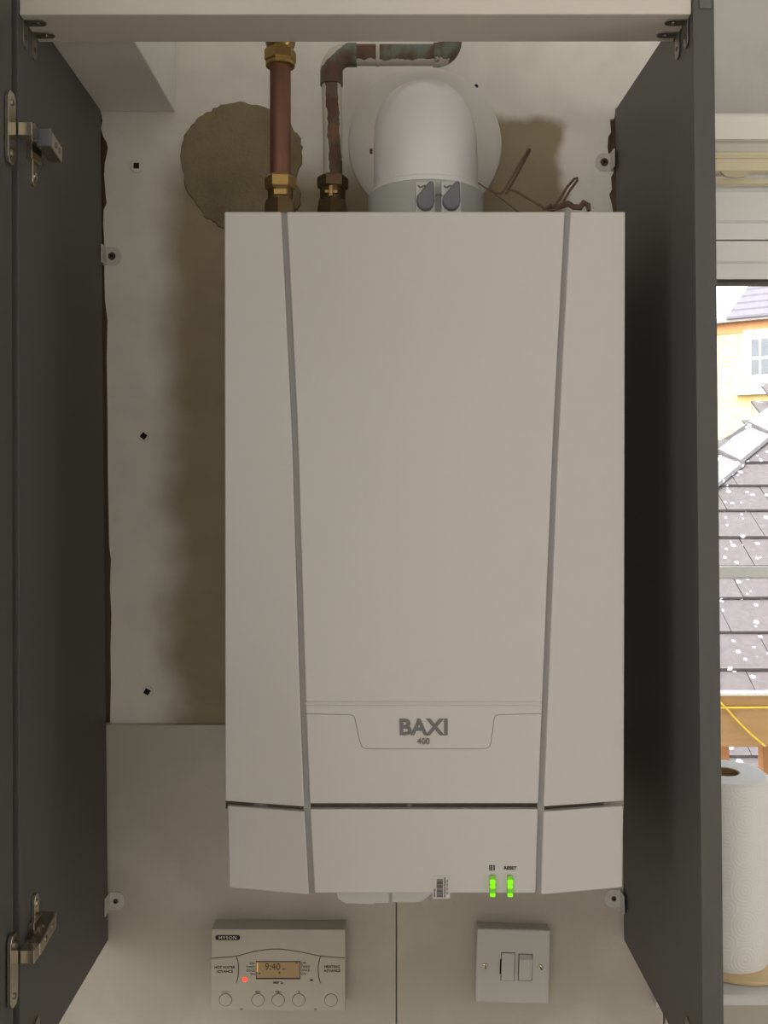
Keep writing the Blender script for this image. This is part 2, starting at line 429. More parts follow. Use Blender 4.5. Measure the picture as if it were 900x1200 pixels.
for y, w in ((0.917, 'front'), (0.943, 'rear')):
    rail_bracket(fxL(y, 0.443, 0), y, 0.443, 1, -1, f'{w} of two small steel brackets under the white rail at the top left corner')
    rail_bracket(fxR(y, 0.4435, 0) - 0.0005, y, 0.4435, -1, -1, f'{w} of two small steel brackets under the white rail at the top right corner')
for y in (0.943,):
    rail_bracket(fxL(y, -0.5745, 0), y, -0.5745, 1, 1, 'small steel bracket tip at the bottom left below the lower hinge')
    rail_bracket(fxR(y, -0.5745, 0), y, -0.5745, -1, 1, 'small steel bracket tip at the bottom right of the right panel')

# ------------------------------------------------------------------ white brackets fixing the panels to the wall
def wall_bracket(px, py, D, side, label, headpx):
    # px,py centre of the wall leaf; side -1: panel on its left, +1: panel on its right
    c = P(px, py, D)
    t = thing('wall_bracket', label, 'bracket', c, group='white corner brackets between panel and wall')
    h, w, th = 0.0115, 0.0115, 0.0016
    n = 10
    pts = [(-side*-0.012, -h)]
    pts = [(side*0.012, -h)] + [(-side*(0.002 + w*0.85*math.sin(math.pi*k/n)), -h*math.cos(math.pi*k/n)) for k in range(n+1)] + [(side*0.012, h)]
    MB().prism(pts, -th, -0.0002).build('wall_leaf', M_zincw, t, bevel=0.0004)
    MB().box(min(side*0.0072, side*0.0090), max(side*0.0072, side*0.0090), -0.020, -th*0.5, -h, h).build('panel_leaf', M_zincw, t, bevel=0.0005)
    r = headpx / F * D
    MB().lathe([(r, -th-0.0002), (r*0.9, -th-0.0012), (0.0001, -th-0.0014)], (0, 0, 0), 14, 'Y').build('screw_head', M_brownscrew, t)
    MB().box(-r*0.35, r*0.35, -th-0.0018, -th-0.0009, -r*0.35, r*0.35).build('screw_recess', M_hole, t)
    return t
wall_bracket(131.5, 300.5, 1.2, -1, 'small white corner bracket on the left panel by the beige plaster, upper left', 4.6)
wall_bracket(708, 190.5, 1.2, 1, 'small white corner bracket beside the right panel level with the flue', 4.8)
wall_bracket(136, 1055.5, 1.192, -1, 'small white corner bracket on the tile below the boiler, lower left', 3.0)
wall_bracket(719, 1052.5, 1.192, 1, 'small white corner bracket on the tile under the boiler, lower right', 3.0)

# ------------------------------------------------------------------ old wall plugs and holes
def wall_plug(px, py, D, r, hole, ang, label, washer=True):
    t = thing('wall_plug', label, 'wall plug', P(px, py, D), (0, R(ang), 0))
    MB().lathe([(r, -0.0002), (r*0.93, -0.0026), (r*0.8, -0.0030), (0.0001, -0.0026)], (0, 0, 0), 18, 'Y').build('collar', M_plaster, t)
    MB().box(-hole, hole, -0.0034, -0.0004, -hole, hole).build('socket', M_hole, t)
    return t
wall_plug(160.5, 195, 1.2, 0.0088, 0.0036, 0, 'white round wall plug with square hole left of the mortar patch')
wall_plug(169, 511, 1.2, 0.0066, 0.0036, 38, 'wall plug with dark tilted socket halfway down the left wall strip')
wall_plug(173, 810, 1.2, 0.0072, 0.0036, 30, 'wall plug with dark socket just above the tile edge')
t = MB().lathe([(0.0026, -0.0004), (0.002, -0.0016), (0.0001, -0.0018)], (0, 0, 0), 9, 'Y').build('nail_head', M_hole)
t.location = P(558, 101, 1.2); tag(t, 'tiny black nail head in the wall right of the flue top', 'nail')

# ------------------------------------------------------------------ cupboard hinges (doors taken off)
def hinge(zc, up, label):
    """zc: height of arm centre; up: +1 body runs upward to the back, -1 downward"""
    x0 = fxL(0.93, zc, 0)
    t = bpy.data.objects.new('hinge', None); COL.objects.link(t); t.parent = cup; t.location = Vector((x0, 0.93, zc)) - cup.location; t['label'] = label
    # coordinates local: x off the panel, y depth, z up
    dz = 0.010 * up
    mp = MB()
    for s in (1, -1):
        n = 8
        pts = [(-0.0055, 0.006*s), (0.0055, 0.006*s)] + [(0.0055*math.cos(math.pi*k/n), s*(0.024 + 0.008*math.sin(math.pi*k/n))) for k in range(n+1)]
        a = [(0.0003, y_ + 0.004, z_ + dz) for y_, z_ in pts]; b = [(0.0042, y_ + 0.004, z_ + dz) for y_, z_ in pts]
        mp.loft([a, b])
    mp.box(0.0003, 0.0065, -0.010, 0.016, -0.008 + dz, 0.008 + dz)
    plate = mp.build('mounting_plate', M_steel, t, bevel=0.0006)
    for s in (1, -1):
        MB().lathe([(0.0038, 0.0042), (0.0036, 0.0056), (0.0018, 0.0062), (0.0001, 0.005)], (0, 0.004, s*0.022 + dz), 14, 'X').build('screw', M_steel, t)
    # arm: a channel pointing into the cupboard, its outer side sloping back to the panel
    arm = MB()
    if up < 0:
        arm.hexa([(0.013,-0.012,-0.0075),(0.0265,-0.012,-0.0075),(0.0265,-0.012,0.0085),(0.013,-0.012,0.0085),
                  (0.006,0.036,-0.0075),(0.0205,0.036,-0.0075),(0.0205,0.036,0.0085),(0.006,0.036,0.0085)])
        MB().box(0.0125, 0.0268, -0.0150, -0.0121, -0.0078, 0.0095).build('end_cap', M_capgrey, t, bevel=0.0012)
        so, sl, e0, zr = 0.0265, -0.006/0.048, -0.012, 0.0
    else:
        arm.hexa([(0.007,-0.026,-0.0060),(0.0185,-0.026,-0.0060),(0.0185,-0.026,0.0060),(0.007,-0.026,0.0060),
                  (0.006,0.014,0.0030),(0.0205,0.014,0.0030),(0.0205,0.014,0.0195),(0.006,0.014,0.0195)])
        so, sl, e0, zr = 0.0185, 0.002/0.040, -0.026, 0.28
    arm.build('arm', M_steel, t, bevel=0.0012)
    for yy in ((-0.012, 0.004) if up > 0 else (0.006, 0.022)):
        MB().lathe([(0.0032, 0.0), (0.003, 0.0010), (0.0012, 0.0013), (0.0001, 0.0004)], (so + sl*(yy - e0) - 0.0002, yy, zr*(yy - e0)), 12, 'X').build('adjusting_screw', M_zinc, t)
    # link between arm and cup
    lk = MB()
    lk.box(0.0005, 0.0175, -0.0395, -0.026, -0.0062, 0.0062)
    lk.build('link', M_steel, t, bevel=0.0007)
    # cup flange standing proud of the panel front, seen nearly on edge
    fl = MB(); n = 6; H = 0.034; zo = -0.004 if up < 0 else -0.006
    ring = []
    y0, y1 = -0.060, -0.0425
    pts = [(y0+0.004, -H), (y1-0.004, -H), (y1, -H+0.006), (y1, H-0.006), (y1-0.004, H), (y0+0.004, H), (y0, H-0.006), (y0, -H+0.006)]
    a = [(-0.0003, y_, z_ + zo) for y_, z_ in pts]; b = [(0.0036, y_, z_ + zo) for y_, z_ in pts]
    fl.loft([a, b]); fo = fl.build('cup_flange', M_steel, t, bevel=0.0005)
    for s in (1, -1):
        MB().lathe([(0.0032, 0.0036), (0.0028, 0.0048), (0.0001, 0.0050)], (0, -0.0515, s*0.024 + zo), 12, 'X').build('screw', M_zinc, t)
    return t
hinge((555-157)/F*0.905, -1, 'upper nickel cupboard hinge with grey end cap on the left panel')
hinge((555-1113)/F*0.905, 1, 'lower nickel cupboard hinge with raised arm on the left panel')

# ------------------------------------------------------------------ boiler
DB = 0.925
boiler = thing('boiler', 'white wall hung gas boiler with two tapering grooves and green buttons', 'boiler', (0.0405, 1.06, -0.411))
BO = Vector(boiler.location)
def bchild(o):
    o.parent = boiler; o.location = Vector(o.location) - BO; return o
def prot(z):
    return 0.016 * min(1.0, max(0.0, (0.259 - z) / 0.584))
GL = [(247, 332.5), (500, 345.0), (823, 354.8), (945, 360.0), (1045, 365.5)]
GR = [(247, 665.5), (500, 652.0), (823, 638.6), (945, 633.6), (1045, 630.8)]
EL = [(247, 262.8), (940, 263.6), (945, 266.5), (1045, 268.3)]
ER = [(247, 732.8), (940, 731.4), (945, 730.8), (1045, 729.5)]
def interp(tab, y):
    if y <= tab[0][0]: return tab[0][1]
    for (a, b), (c, d) in zip(tab, tab[1:]):
        if y <= c: return b + (d - b) * (y - a) / (c - a)
    return tab[-1][1]
def facet(name, m, yA, yB, left, right, pl, pr, back, rows=10, bevel=0.0016):
    """panel between two px curves; pl/pr = whether that edge lies on the raised centre (1) or the outer edge (0)"""
    mb = MB(); rings = []
    for i in range(rows + 1):
        y = yA + (yB - yA) * i / rows
        z = (CY - y) / F * DB
        Dl = DB - prot(z) * pl; Dr = DB - prot(z) * pr
        zl = (CY - y) / F * Dl if False else z
        xl = (left(y) - CX) / F * Dl; xr = (right(y) - CX) / F * Dr
        rings.append([(xl, Dl, z), (xr, Dr, z), (xr, back, z), (xl, back, z)])
    return bchild(mb.loft(rings).build(name, m, bevel=bevel, segs=3))
gw = 3.2
for (name, yA, yB) in (('side_cover', 248.0, 939.0), ('lower_side_cover', 944.5, 1040.5)):
    facet(name, M_boiler, yA, yB, lambda y: interp(EL, y), lambda y: interp(GL, y) - gw, 0, 1, 0.955)
    facet(name, M_boiler, yA, yB, lambda y: interp(GR, y) + gw, lambda y: interp(ER, y), 1, 0, 0.955)
DP0 = DB - 0.0148
# centre covers are drawn in the px of the raised plane: convert y so that edges land where the photo has them
def yc(y):   # px row seen -> nominal row on the DB plane
    z = (CY - y) / F * DB
    return CY - (CY - y) * (DB - prot(z)) / DB
front = facet('front_cover', M_boiler, 248.0, yc(823.0), lambda y: interp(GL, y) + gw, lambda y: interp(GR, y) - gw, 1, 1, 0.955, rows=12)
badge = facet('badge_cover', M_boiler, yc(826.5), yc(942.0), lambda y: interp(GL, y) + gw, lambda y: interp(GR, y) - gw, 1, 1, 0.955, rows=4)
lower = facet('drop_down_cover', M_boiler, yc(948.5), yc(1047.0), lambda y: interp(GL, y) + gw, lambda y: interp(GR, y) - gw, 1, 1, 0.955, rows=4)
# pale ridge showing in the fine joint above the badge cover
za, zb_ = (CY - yc(821)) / F * DB, (CY - yc(829)) / F * DB
bchild(MB().box((358.2 - CX)/F*DP0, (635.4 - CX)/F*DP0, DB - prot(za) + 0.0012, 0.953, zb_, za).build('joint_ridge', M_boiler, smooth=0))
# groove strips, coloured darker to put the shade of the grooves into them
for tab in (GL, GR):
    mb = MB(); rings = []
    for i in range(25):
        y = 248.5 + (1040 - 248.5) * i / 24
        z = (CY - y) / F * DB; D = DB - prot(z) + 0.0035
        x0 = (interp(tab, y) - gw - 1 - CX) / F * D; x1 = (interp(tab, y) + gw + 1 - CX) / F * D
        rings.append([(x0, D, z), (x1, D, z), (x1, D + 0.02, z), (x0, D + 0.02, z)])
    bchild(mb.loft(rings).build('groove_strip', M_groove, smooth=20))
# the dark seam between cover and drop-down cover
mb = MB(); rings = []
for px, pz in ((264.5, 0), (360, 1), (633, 1), (731, 0)):
    z0 = (CY - 936) / F * DB; z1 = (CY - 950) / F * DB
    D = DB - 0.0155 * pz + 0.006
    x = (px - CX) / F * D
    rings.append([(x, D, z0), (x, D + 0.012, z0), (x, D + 0.012, z1), (x, D, z1)])
bchild(mb.loft(rings).build('seam_strip', M_seam, smooth=20))
bchild(MB().box(-0.156, 0.2365, 0.945, 1.1915, -0.404, 0.2565).build('case', M_boiler, bevel=0.003))
DP = DB - 0.0155
def ctr(px, py, dd=0.0):   # point on the raised centre plane as seen in the photo
    z = (CY - py) / F * DB
    return P(px, py, DB - prot(z) - dd)
# badge outline, a fine groove line
ol = [(357.5,836.5),(380,837),(408,837.6),(413,838.2),(415.5,840.5),(422,870),(424,875),(428,877.3),(440,877.6),(560,877.6),(570,877.2),(573.5,875),(575.5,870),(579,843),(580.5,838.8),(584,837.6),(610,836.8),(634,836.2)]
bchild(MB().tube([ctr(a, b, -0.0001) for a, b in ol], 0.00042, 6).build('badge_outline', M_line))
def btext(name, s, cap_px, px, py, m, fat=0.0, wide=1.0, dd=0.0004):
    p = ctr(px, py, dd)
    size = cap_px / F * (DB - 0.014) / 0.70
    return text(name, s, size, p - BO, m, boiler, fat=fat, wide=wide)
btext('brand_lettering', 'BAXI', 18.4, 496.5, 853.0, M_greyprint, fat=0.0007, wide=1.02)
btext('model_lettering', '400', 7.0, 496.3, 869, M_greyprint, fat=0.0002)
btext('reset_lettering', 'RESET', 3.6, 598, 1017.4, M_blackprint, fat=0.00012, wide=1.1)
# pictogram above the left button
p = ctr(576.5, 1017, 0.0004)
k = 1 / F * 0.91
mb = MB()
for (a, b, c, d) in ((-3.3,-2.6,-3,3),(-3.3,0.6,2.3,3),(-3.3,0.6,-3,-2.3),(-3.3,0.6,-0.4,0.3),(-1.4,-0.8,-3,3),(0.0,0.6,-3,3),(1.8,3.4,-3,3)):
    mb.box(p.x + a*k, p.x + b*k, p.y, p.y + 0.0004, p.z + c*k, p.z + d*k)
bchild(mb.build('pictogram', M_blackprint, smooth=0))
# green lit buttons
def green(name, rgb, e):
    m = mat(name, rgb, 0.25, vary=0.12, vscale=300, emit=e); return m
M_g1 = green('green_lens_bright', (128, 232, 10), 0.75); M_g2 = green('green_lens_dim', (112, 186, 40), 0.32)
for px in (577.0, 597.5):
    p = ctr(px, 1037, 0)
    lamp = MB().box(-3.9*k, 3.9*k, -0.0012, 0.004, -13.2*k, 12.4*k).build('button_housing', M_groove, bevel=0.0018)
    lamp.location = p; bchild(lamp); lamp['label'] = 'green lit reset button' if px > 590 else 'green lit button under the pictogram'
    for (z0, z1, m, b_) in ((7.8, 12.0, M_g2, 0.0012), (1.6, 7.5, M_g1, 0.0012), (-3.2, 1.3, M_g1, 0.0012), (-8.0, -3.5, M_g2, 0.0006), (-12.8, -8.3, M_g1, 0.0012)):
        MB().box(-3.3*k, 3.3*k, -0.0038, -0.0008, z0*k, z1*k).build('lens', m, lamp, bevel=b_)
# barcode sticker hanging over the lower edge
mb = MB()
p0 = ctr(516.5, 1040, 0.0003)
st = MB().box(-9.5*k, 11*k, -0.0003, 0.0002, -13*k, 13.5*k).build('barcode_sticker', mat('sticker_paper', (196, 192, 186), 0.5)); st.location = p0; bchild(st)
mb = MB()
zz = -11.0
while zz < 10:
    h = random.choice((0.5, 0.8, 1.2)); mb.box(-4.8*k, 2.6*k, -0.0005, -0.00025, zz*k, (zz+h)*k); zz += h + random.choice((0.4, 0.7))
for i in range(16):
    z_ = -11 + i*1.45
    mb.box(4.0*k, (5.0 + random.random()*0.7)*k, -0.0005, -0.00025, z_*k, (z_+1.0)*k)
    if i % 4: mb.box(7.0*k, 8.2*k, -0.0005, -0.00025, z_*k*0.8, (z_*0.8+0.7)*k)
    if i < 7: mb.box(-8.0*k, -6.4*k, -0.0005, -0.00025, (z_)*k, (z_+0.9)*k)
mb.build('barcode_print', M_blackprint, st, smooth=0)
# white plastic trays under the case
for pts in ([(392,1030),(457,1030),(455.5,1058.5),(439,1058.5),(438,1060),(405,1059),(395,1053)], [(457.8,1030),(512,1030),(507,1049),(494,1058),(484,1059.5),(457.8,1058.8)]):
    D = 0.955
    q = [((a - CX)/F*D, (CY - b)/F*D) for a, b in pts]
    bchild(MB().prism(q, D, D + 0.09).build('outlet_tray', M_plasticw, bevel=0.003))

# ------------------------------------------------------------------ flue
fx, fy = (499 - CX) / F * 1.06, 1.065
ftop = 0.2565
flue = thing('flue_elbow', 'white plastic flue elbow rising from the boiler top into the wall', 'flue', (fx, fy, ftop))
ES = 0.316
path = [Vector((0, 0, ES - ftop - 0.0))] ; r = 0.0590
pth = [(0, 0, ES - ftop)]
rb = 0.062; zc = 0.345 - ftop
for i in range(0, 13):
    a = math.pi/2 * i / 12
    pth.append((0, rb - rb*math.cos(a), zc + rb*math.sin(a)))
pth.append((0, 1.1955 - fy, zc + rb))
MB().tube(pth, r, 40).build('elbow', M_flue, flue, smooth=50)
MB().lathe([(r + 0.0030, ES - ftop - 0.001), (r + 0.0032, ES - ftop + 0.005), (r - 0.001, ES - ftop + 0.0075)], (0, 0, 0), 48).build('elbow_rim', M_flue, flue)
MB().lathe([(0.0655, 0.0005), (0.0655, ES - ftop - 0.002), (0.0635, ES - ftop)], (0, 0, 0), 48).build('sleeve', M_fluegrey, flue)
MB().lathe([(0.003, 0), (0.0028, -0.003), (0.0001, -0.0034)], (-0.0605, -0.004, 0.366 - ftop), 10, 'X').build('screw', M_brownscrew, flue)
# two test point caps with backing plates
kk = 0.985 / F
for cx0 in (499.0, 529.5):
    c = Vector(((cx0 - CX)*kk, 0.985, (CY - 230)*kk)) - Vector((fx, fy, ftop))
    pl = MB().box(c.x - 12*kk, c.x + 11.5*kk, c.y + 0.004, c.y + 0.018, c.z - 34*kk, c.z + 18.5*kk).build('test_point_plate', mat('cap_plate', (206, 206, 200), 0.5), flue, bevel=0.001)
    tear = [(9.0, 17.5), (9.5, 5), (10, -6), (8, -13), (3, -16.5), (-4, -16.5), (-9.5, -12), (-11.5, -6), (-10, 0), (-5, 6), (0, 12), (4, 17)]
    MB().prism([(c.x + a*kk, c.z + b*kk) for a, b in tear], c.y - 0.004, c.y + 0.005).build('test_point_cap', M_capgrey, flue, bevel=0.0032)
    MB().tube([(c.x + a*kk, c.y + 0.0035, c.z + b*kk) for a, b in ((-9, 14), (-7, 11.5), (-4, 12.5), (-1.5, 14), (1, 11))], 0.0009, 6).build('cap_strap', M_capgrey, flue)
MB().tube([((a - CX)*kk - fx, 0.987 - fy, (CY - b)*kk - ftop) for a, b in ((511, 229), (512, 227.5), (516.5, 227.5), (518, 229))], 0.0010, 6).build('strap_link', M_capgrey, flue)
# wall flange round the flue
fl = MB().lathe([(0.0985, -0.0004), (0.0975, -0.005), (0.090, -0.011), (0.062, -0.015), (0.055, -0.015), (0.055, -0.0004)], (0, 0, 0), 56, 'Y', closed=True).build('wall_flange', mat('flange_white', (222, 218, 210), 0.45, vary=0.02))
fl.parent = flue; fl.location = P(498, 170, 1.2) - Vector((fx, fy, ftop))

# ------------------------------------------------------------------ copper pipes
def hexnut(mb, x, y, z0, z1, r, rot=0.3):
    rings = []
    for z, rr in ((z0, r*0.9), (z0 + (z1-z0)*0.15, r), (z1 - (z1-z0)*0.15, r), (z1, r*0.9)):
        rings.append([(x + rr*math.cos(rot + math.pi/3*k), y + rr*math.sin(rot + math.pi/3*k), z) for k in range(6)])
    mb.loft(rings); return mb
px1, D1 = (328.5 - CX)/F*1.0, 1.0
pipe = thing('copper_pipe', 'bare straight copper pipe with brass nuts standing on the boiler top', 'pipe', (px1, D1, 0.2565))
zz = lambda py, D: (CY - py)/F*D - 0.2565
MB().cyl((0,0,zz(238,D1)), (0,0,zz(52,D1)), 0.0112, 24).build('tube', M_copper, pipe)
hexnut(MB(), 0, 0, zz(74,D1), zz(58,D1), 0.0172).build('compression_nut', M_brass, pipe, smooth=25)
MB().lathe([(0.0125, zz(79,D1)), (0.0155, zz(78,D1)), (0.0158, zz(74.5,D1)), (0.013, zz(73,D1))], (0,0,0), 28).build('nut_collar', M_brass, pipe)
MB().lathe([(0.0135, zz(58,D1)), (0.0145, zz(55,D1)), (0.0158, zz(52,D1)), (0.0158, zz(40,D1)), (0.011, zz(38,D1))], (0,0,0), 28).build('fitting_body', M_brass, pipe)
hexnut(MB(), 0, 0, zz(223,D1), zz(207,D1), 0.0168, 0.1).build('compression_nut', M_brass, pipe, smooth=25)
MB().lathe([(0.0135, 0.0003), (0.0135, zz(221,D1))], (0,0,0), 24).build('fitting_body', M_brassdark, pipe)
MB().box(-0.006, 0.009, -0.0155, -0.010, zz(233,D1), zz(225,D1)).build('lug', M_brass, pipe, bevel=0.0015)
hexnut(MB(), 0, 0, 0.0005, zz(236,D1), 0.0178, 0.5).build('lower_nut', M_brassdark, pipe, smooth=25)

# second pipe, painted over and peeling
def peel_material(name, axis, lo, hi, patch, paint=(206, 198, 182), kx=0.0, kz=0.0):
    m = bpy.data.materials.new(name); m.use_nodes = True
    N = m.node_tree.nodes; L = m.node_tree.links; b = N['Principled BSDF']
    tc = N.new('ShaderNodeTexCoord'); sep = N.new('ShaderNodeSeparateXYZ'); L.new(tc.outputs['Object'], sep.inputs[0])
    mp = N.new('ShaderNodeMapping'); L.new(tc.outputs['Object'], mp.inputs['Vector'])
    nz = N.new('ShaderNodeTexNoise'); nz.inputs['Scale'].default_value = 55; nz.inputs['Detail'].default_value = 5; nz.inputs['Roughness'].default_value = 0.62
    L.new(mp.outputs['Vector'], nz.inputs['Vector'])
    def mth(op, a, c):
        n = N.new('ShaderNodeMath'); n.operation = op
        for i, v in enumerate((a, c)):
            if isinstance(v, (int, float)): n.inputs[i].default_value = v
            else: L.new(v, n.inputs[i])
        return n.outputs[0]
    v = mth('ADD', sep.outputs[axis], mth('MULTIPLY', mth('SUBTRACT', nz.outputs['Fac'], 0.5), patch))
    v = mth('ADD', v, mth('ADD', mth('MULTIPLY', sep.outputs['X'], kx), mth('MULTIPLY', sep.outputs['Z'], kz)))
    paintf = mth('MAXIMUM', mth('LESS_THAN', v, lo), mth('GREATER_THAN', v, hi))
    n2 = N.new('ShaderNodeTexNoise'); n2.inputs['Scale'].default_value = 38; n2.inputs['Detail'].default_value = 5; L.new(tc.outputs['Object'], n2.inputs['Vector'])
    cr = N.new('ShaderNodeValToRGB'); L.new(n2.outputs['Fac'], cr.inputs[0])
    e = cr.color_ramp.elements; e[0].position = 0.38; e[0].color = lin((96, 66, 50)) + (1,)
    e[1].position = 0.62; e[1].color = (lin((112, 122, 106)) if axis == 'Z' else lin((126, 92, 68))) + (1,)
    n_ = e.new(0.52); n_.color = lin((104, 88, 70)) + (1,)
    mx = N.new('ShaderNodeMix'); mx.data_type = 'RGBA'; L.new(paintf, mx.inputs['Factor']); L.new(cr.outputs['Color'], mx.inputs['A'])
    mx.inputs['B'].default_value = lin(paint) + (1,)
    L.new(mx.outputs['Result'], b.inputs['Base Color']); b.inputs['Roughness'].default_value = 0.65
    bp = N.new('ShaderNodeBump'); bp.inputs['Strength'].default_value = 0.7; bp.inputs['Distance'].default_value = 0.0012
    L.new(paintf, bp.inputs['Height']); L.new(bp.outputs['Normal'], b.inputs['Normal'])
    return m
D2 = 1.12
x2 = (388.5 - CX)/F*D2
pip2 = thing('copper_pipe', 'bent copper pipe with peeling white paint between bare pipe and flue', 'pipe', (x2, D2, 0.2565))
z2 = lambda py: (CY - py)/F*D2 - 0.2565
rp = 0.0125
zh = z2(64.5); xe = (534 - CX)/F*D2 - x2
M_pv = peel_material('peeling_riser', 'X', -0.0040, 0.0105, 0.009, kz=0.05)
M_ph = peel_material('peeling_run', 'Z', -0.0088, 0.0140, 0.012)
M_pe = peel_material('peeling_elbow', 'Z', -0.2, -0.0070, 0.018, kx=-1.0)
def seg(name, path, rr, m, org):
    o = MB().tube([Vector(p) - Vector(org) for p in path], rr, 22).build(name, m, pip2, smooth=50); o.location = org; return o
seg('riser', [(0.0015,0,z2(215)), (0.0015,0,z2(160)), (0.0,0,z2(95))], 0.0118, M_pv, (0.0, 0, z2(160)))
eb = [(0,0,z2(100)), (0,0,z2(88))]
for i in range(0, 9):
    a = math.pi/2*i/8; eb.append((0.020 - 0.020*math.cos(a), 0, zh - 0.020 + 0.020*math.sin(a)))
eb.append(((418-CX)/F*D2 - x2, 0, zh))
seg('corner_elbow', eb, 0.0136, M_pe, (0.0, 0, zh))
seg('run', [((416-CX)/F*D2 - x2, 0, zh), ((470-CX)/F*D2 - x2, 0, zh), ((512-CX)/F*D2 - x2, 0, zh)], 0.0122, M_ph, ((460-CX)/F*D2 - x2, 0, zh))
mbr = MB().cyl(((440.6-CX)/F*D2 - x2, 0, zh), ((444.6-CX)/F*D2 - x2, 0, zh), 0.0131, 22).build('paint_ring', mat('old_paint', (206, 198, 182), 0.7), pip2, bevel=0.0006)
ee = [((508-CX)/F*D2 - x2, 0, zh)]
for i in range(0, 9):
    a = math.pi/2*i/8; ee.append((xe - 0.0125 - 0.016 + 0.016*math.sin(a) + 0.006, 0.0, zh + 0.016 - 0.016*math.cos(a)))
ee.append((xe - 0.0065, 0, zh + 0.06))
seg('end_elbow', ee, 0.0138, peel_material('peeling_end', 'Z', -0.0085, 0.03, 0.035), ((520-CX)/F*D2 - x2, 0, zh))
hexnut(MB(), 0.0015, 0, z2(222), z2(207), 0.0188, 0.15).build('compression_nut', M_brassdark, pip2, smooth=25)
MB().lathe([(0.0155, z2(240)), (0.0155, z2(220))], (0.0015,0,0), 24).build('fitting_body', M_brassdark, pip2)
MB().box(-0.008, 0.009, -0.018, -0.012, z2(231.5), z2(227)).build('lug', M_brass, pip2, bevel=0.0015)
MB().box(-0.0025, 0.003, -0.0185, -0.012, z2(235), z2(222)).build('lug', M_brass, pip2, bevel=0.0012)
hexnut(MB(), 0.0015, 0, 0.0005, z2(236), 0.0195, 0.45).build('lower_nut', M_brassdark, pip2, smooth=25)

# ------------------------------------------------------------------ rusty bent wire left on top of the boiler
wr = thing('bent_wire', 'rusty bent wire bracket lying on the boiler top right of the flue', 'wire', P(625, 243, 0.985))
WO = Vector(wr.location)
def wire(name, pts, r, D=0.985):
    MB().tube([P(a, b, D + d) - WO for a, b, d in pts], r, 8).build(name, M_rust, wr)
wire('thin_strand', [(560,214,0.005),(570,221,0.003),(588,233,0),(603,245,-0.002),(625,262,-0.004)], 0.0007)
wire('long_prong', [(574,221.5,0.004),(581,226,0.002),(586,227,0),(590,224,0),(593,219,0),(604,200,0.004),(619.5,174.5,0.01),(621,175,0.011),(620.5,177.5,0.012),(609,199,0.008),(599,217,0.004),(594,225.5,0.002)], 0.0013)
wire('cross_bar', [(593,227,0.002),(597,222.6,0.002),(603,223.6,0.002),(620,233,0.001),(637,243.5,0),(645,246,0),(655,244.5,0)], 0.0013)
wire('short_prong', [(640,245,0),(650,240.5,0),(656,233,0.002),(664,220,0.006),(673,209.5,0.01),(676.5,208.5,0.011),(676.5,211.5,0.011),(668,223,0.007),(661,235,0.004),(657,244,0.002)], 0.0014)
wire('crusted_end', [(646,246,0),(656,242,0.003),(666,238.5,0.003),(672,242.5,0.002),(680,243,0.002),(684,237.5,0.002),(689,240.5,0.001),(690,247,0)], [0.0022,0.003,0.0034,0.0032,0.0036,0.0036,0.003,0.002])
wire('crusted_flake', [(636,246,-0.002),(641,243,-0.002),(645,240,-0.002),(650,244,-0.002)], [0.001,0.002,0.0016,0.001])

# ------------------------------------------------------------------ heating programmer
YT = 1.192
prog = thing('heating_programmer', 'cream heating programmer with small amber display and five round buttons', 'programmer', P(326, 1137, YT), (0, R(0.15), 0))
prog.location = Vector(((326 - CX)/F*1.165, YT, (CY - 1137)/F*1.165))
PD = 1.165 - YT          # front face y in local space
q = 1.165 / F
def lp(px, py): return ((px - 326)*q, (1137 - py)*q)
def pbox(name, px0, py0, px1, py1, y0, y1, m, bevel=0.0, parent=prog):
    x0, z1 = lp(px0, py0); x1, z0 = lp(px1, py1)
    return MB().box(x0, x1, y0, y1, z0, z1).build(name, m, parent, bevel=bevel)
pbox('back_box', 247.6, 1089.5, 404.4, 1184.2, PD + 0.006, -0.0003, M_plastic, 0.001)
pbox('face_plate', 247.2, 1089.2, 404.8, 1184.8, PD, PD + 0.0058, M_plastic, 0.0012)
def pline(name, pts, r=0.00045, m=M_blackprint):
    return MB().tube([(lp(a, b)[0], PD, lp(a, b)[1]) for a, b in pts], r, 6).build(name, m, prog)
def smooth_pts(pts, n=6):
    out = []
    for i in range(len(pts)-1):
        p0 = pts[max(i-1,0)]; p1 = pts[i]; p2 = pts[i+1]; p3 = pts[min(i+2,len(pts)-1)]
        for k_ in range(n):
            t = k_/n
            out.append(tuple(0.5*((2*p1[j]) + (-p0[j]+p2[j])*t + (2*p0[j]-5*p1[j]+4*p2[j]-p3[j])*t*t + (-p0[j]+3*p1[j]-3*p2[j]+p3[j])*t**3) for j in (0,1)))
    out.append(pts[-1]); return out
M_pl = mat('plastic_seam', (74, 68, 58), 0.7)
pline('flap_line', smooth_pts([(247.6,1123.2),(262,1122),(277.8,1120.4),(301,1114.4),(325.6,1112.2),(350,1115.1),(374.4,1120),(390,1121.4),(404.2,1122.4)]), 0.0005, M_pl)
pline('divider_line', smooth_pts([(276.7,1120.6),(279.0,1128),(279.4,1136),(278.8,1145),(277,1152)]), 0.00055, M_pl)
pline('divider_line', smooth_pts([(375.8,1120),(373.4,1128),(372.8,1136),(373.6,1145),(375.8,1152)]), 0.00055, M_pl)
def lcd_mat():
    m = mat('amber_display', (186, 158, 116), 0.25, vary=0.08, vscale=20); return m
pbox('display_frame', 299.8, 1126.2, 352.0, 1147.6, PD - 0.0003, PD + 0.001, M_pl, 0.0003)
lcd = pbox('display', 300.8, 1127.2, 351, 1145.4, PD - 0.0006, PD + 0.001, lcd_mat(), 0.0)
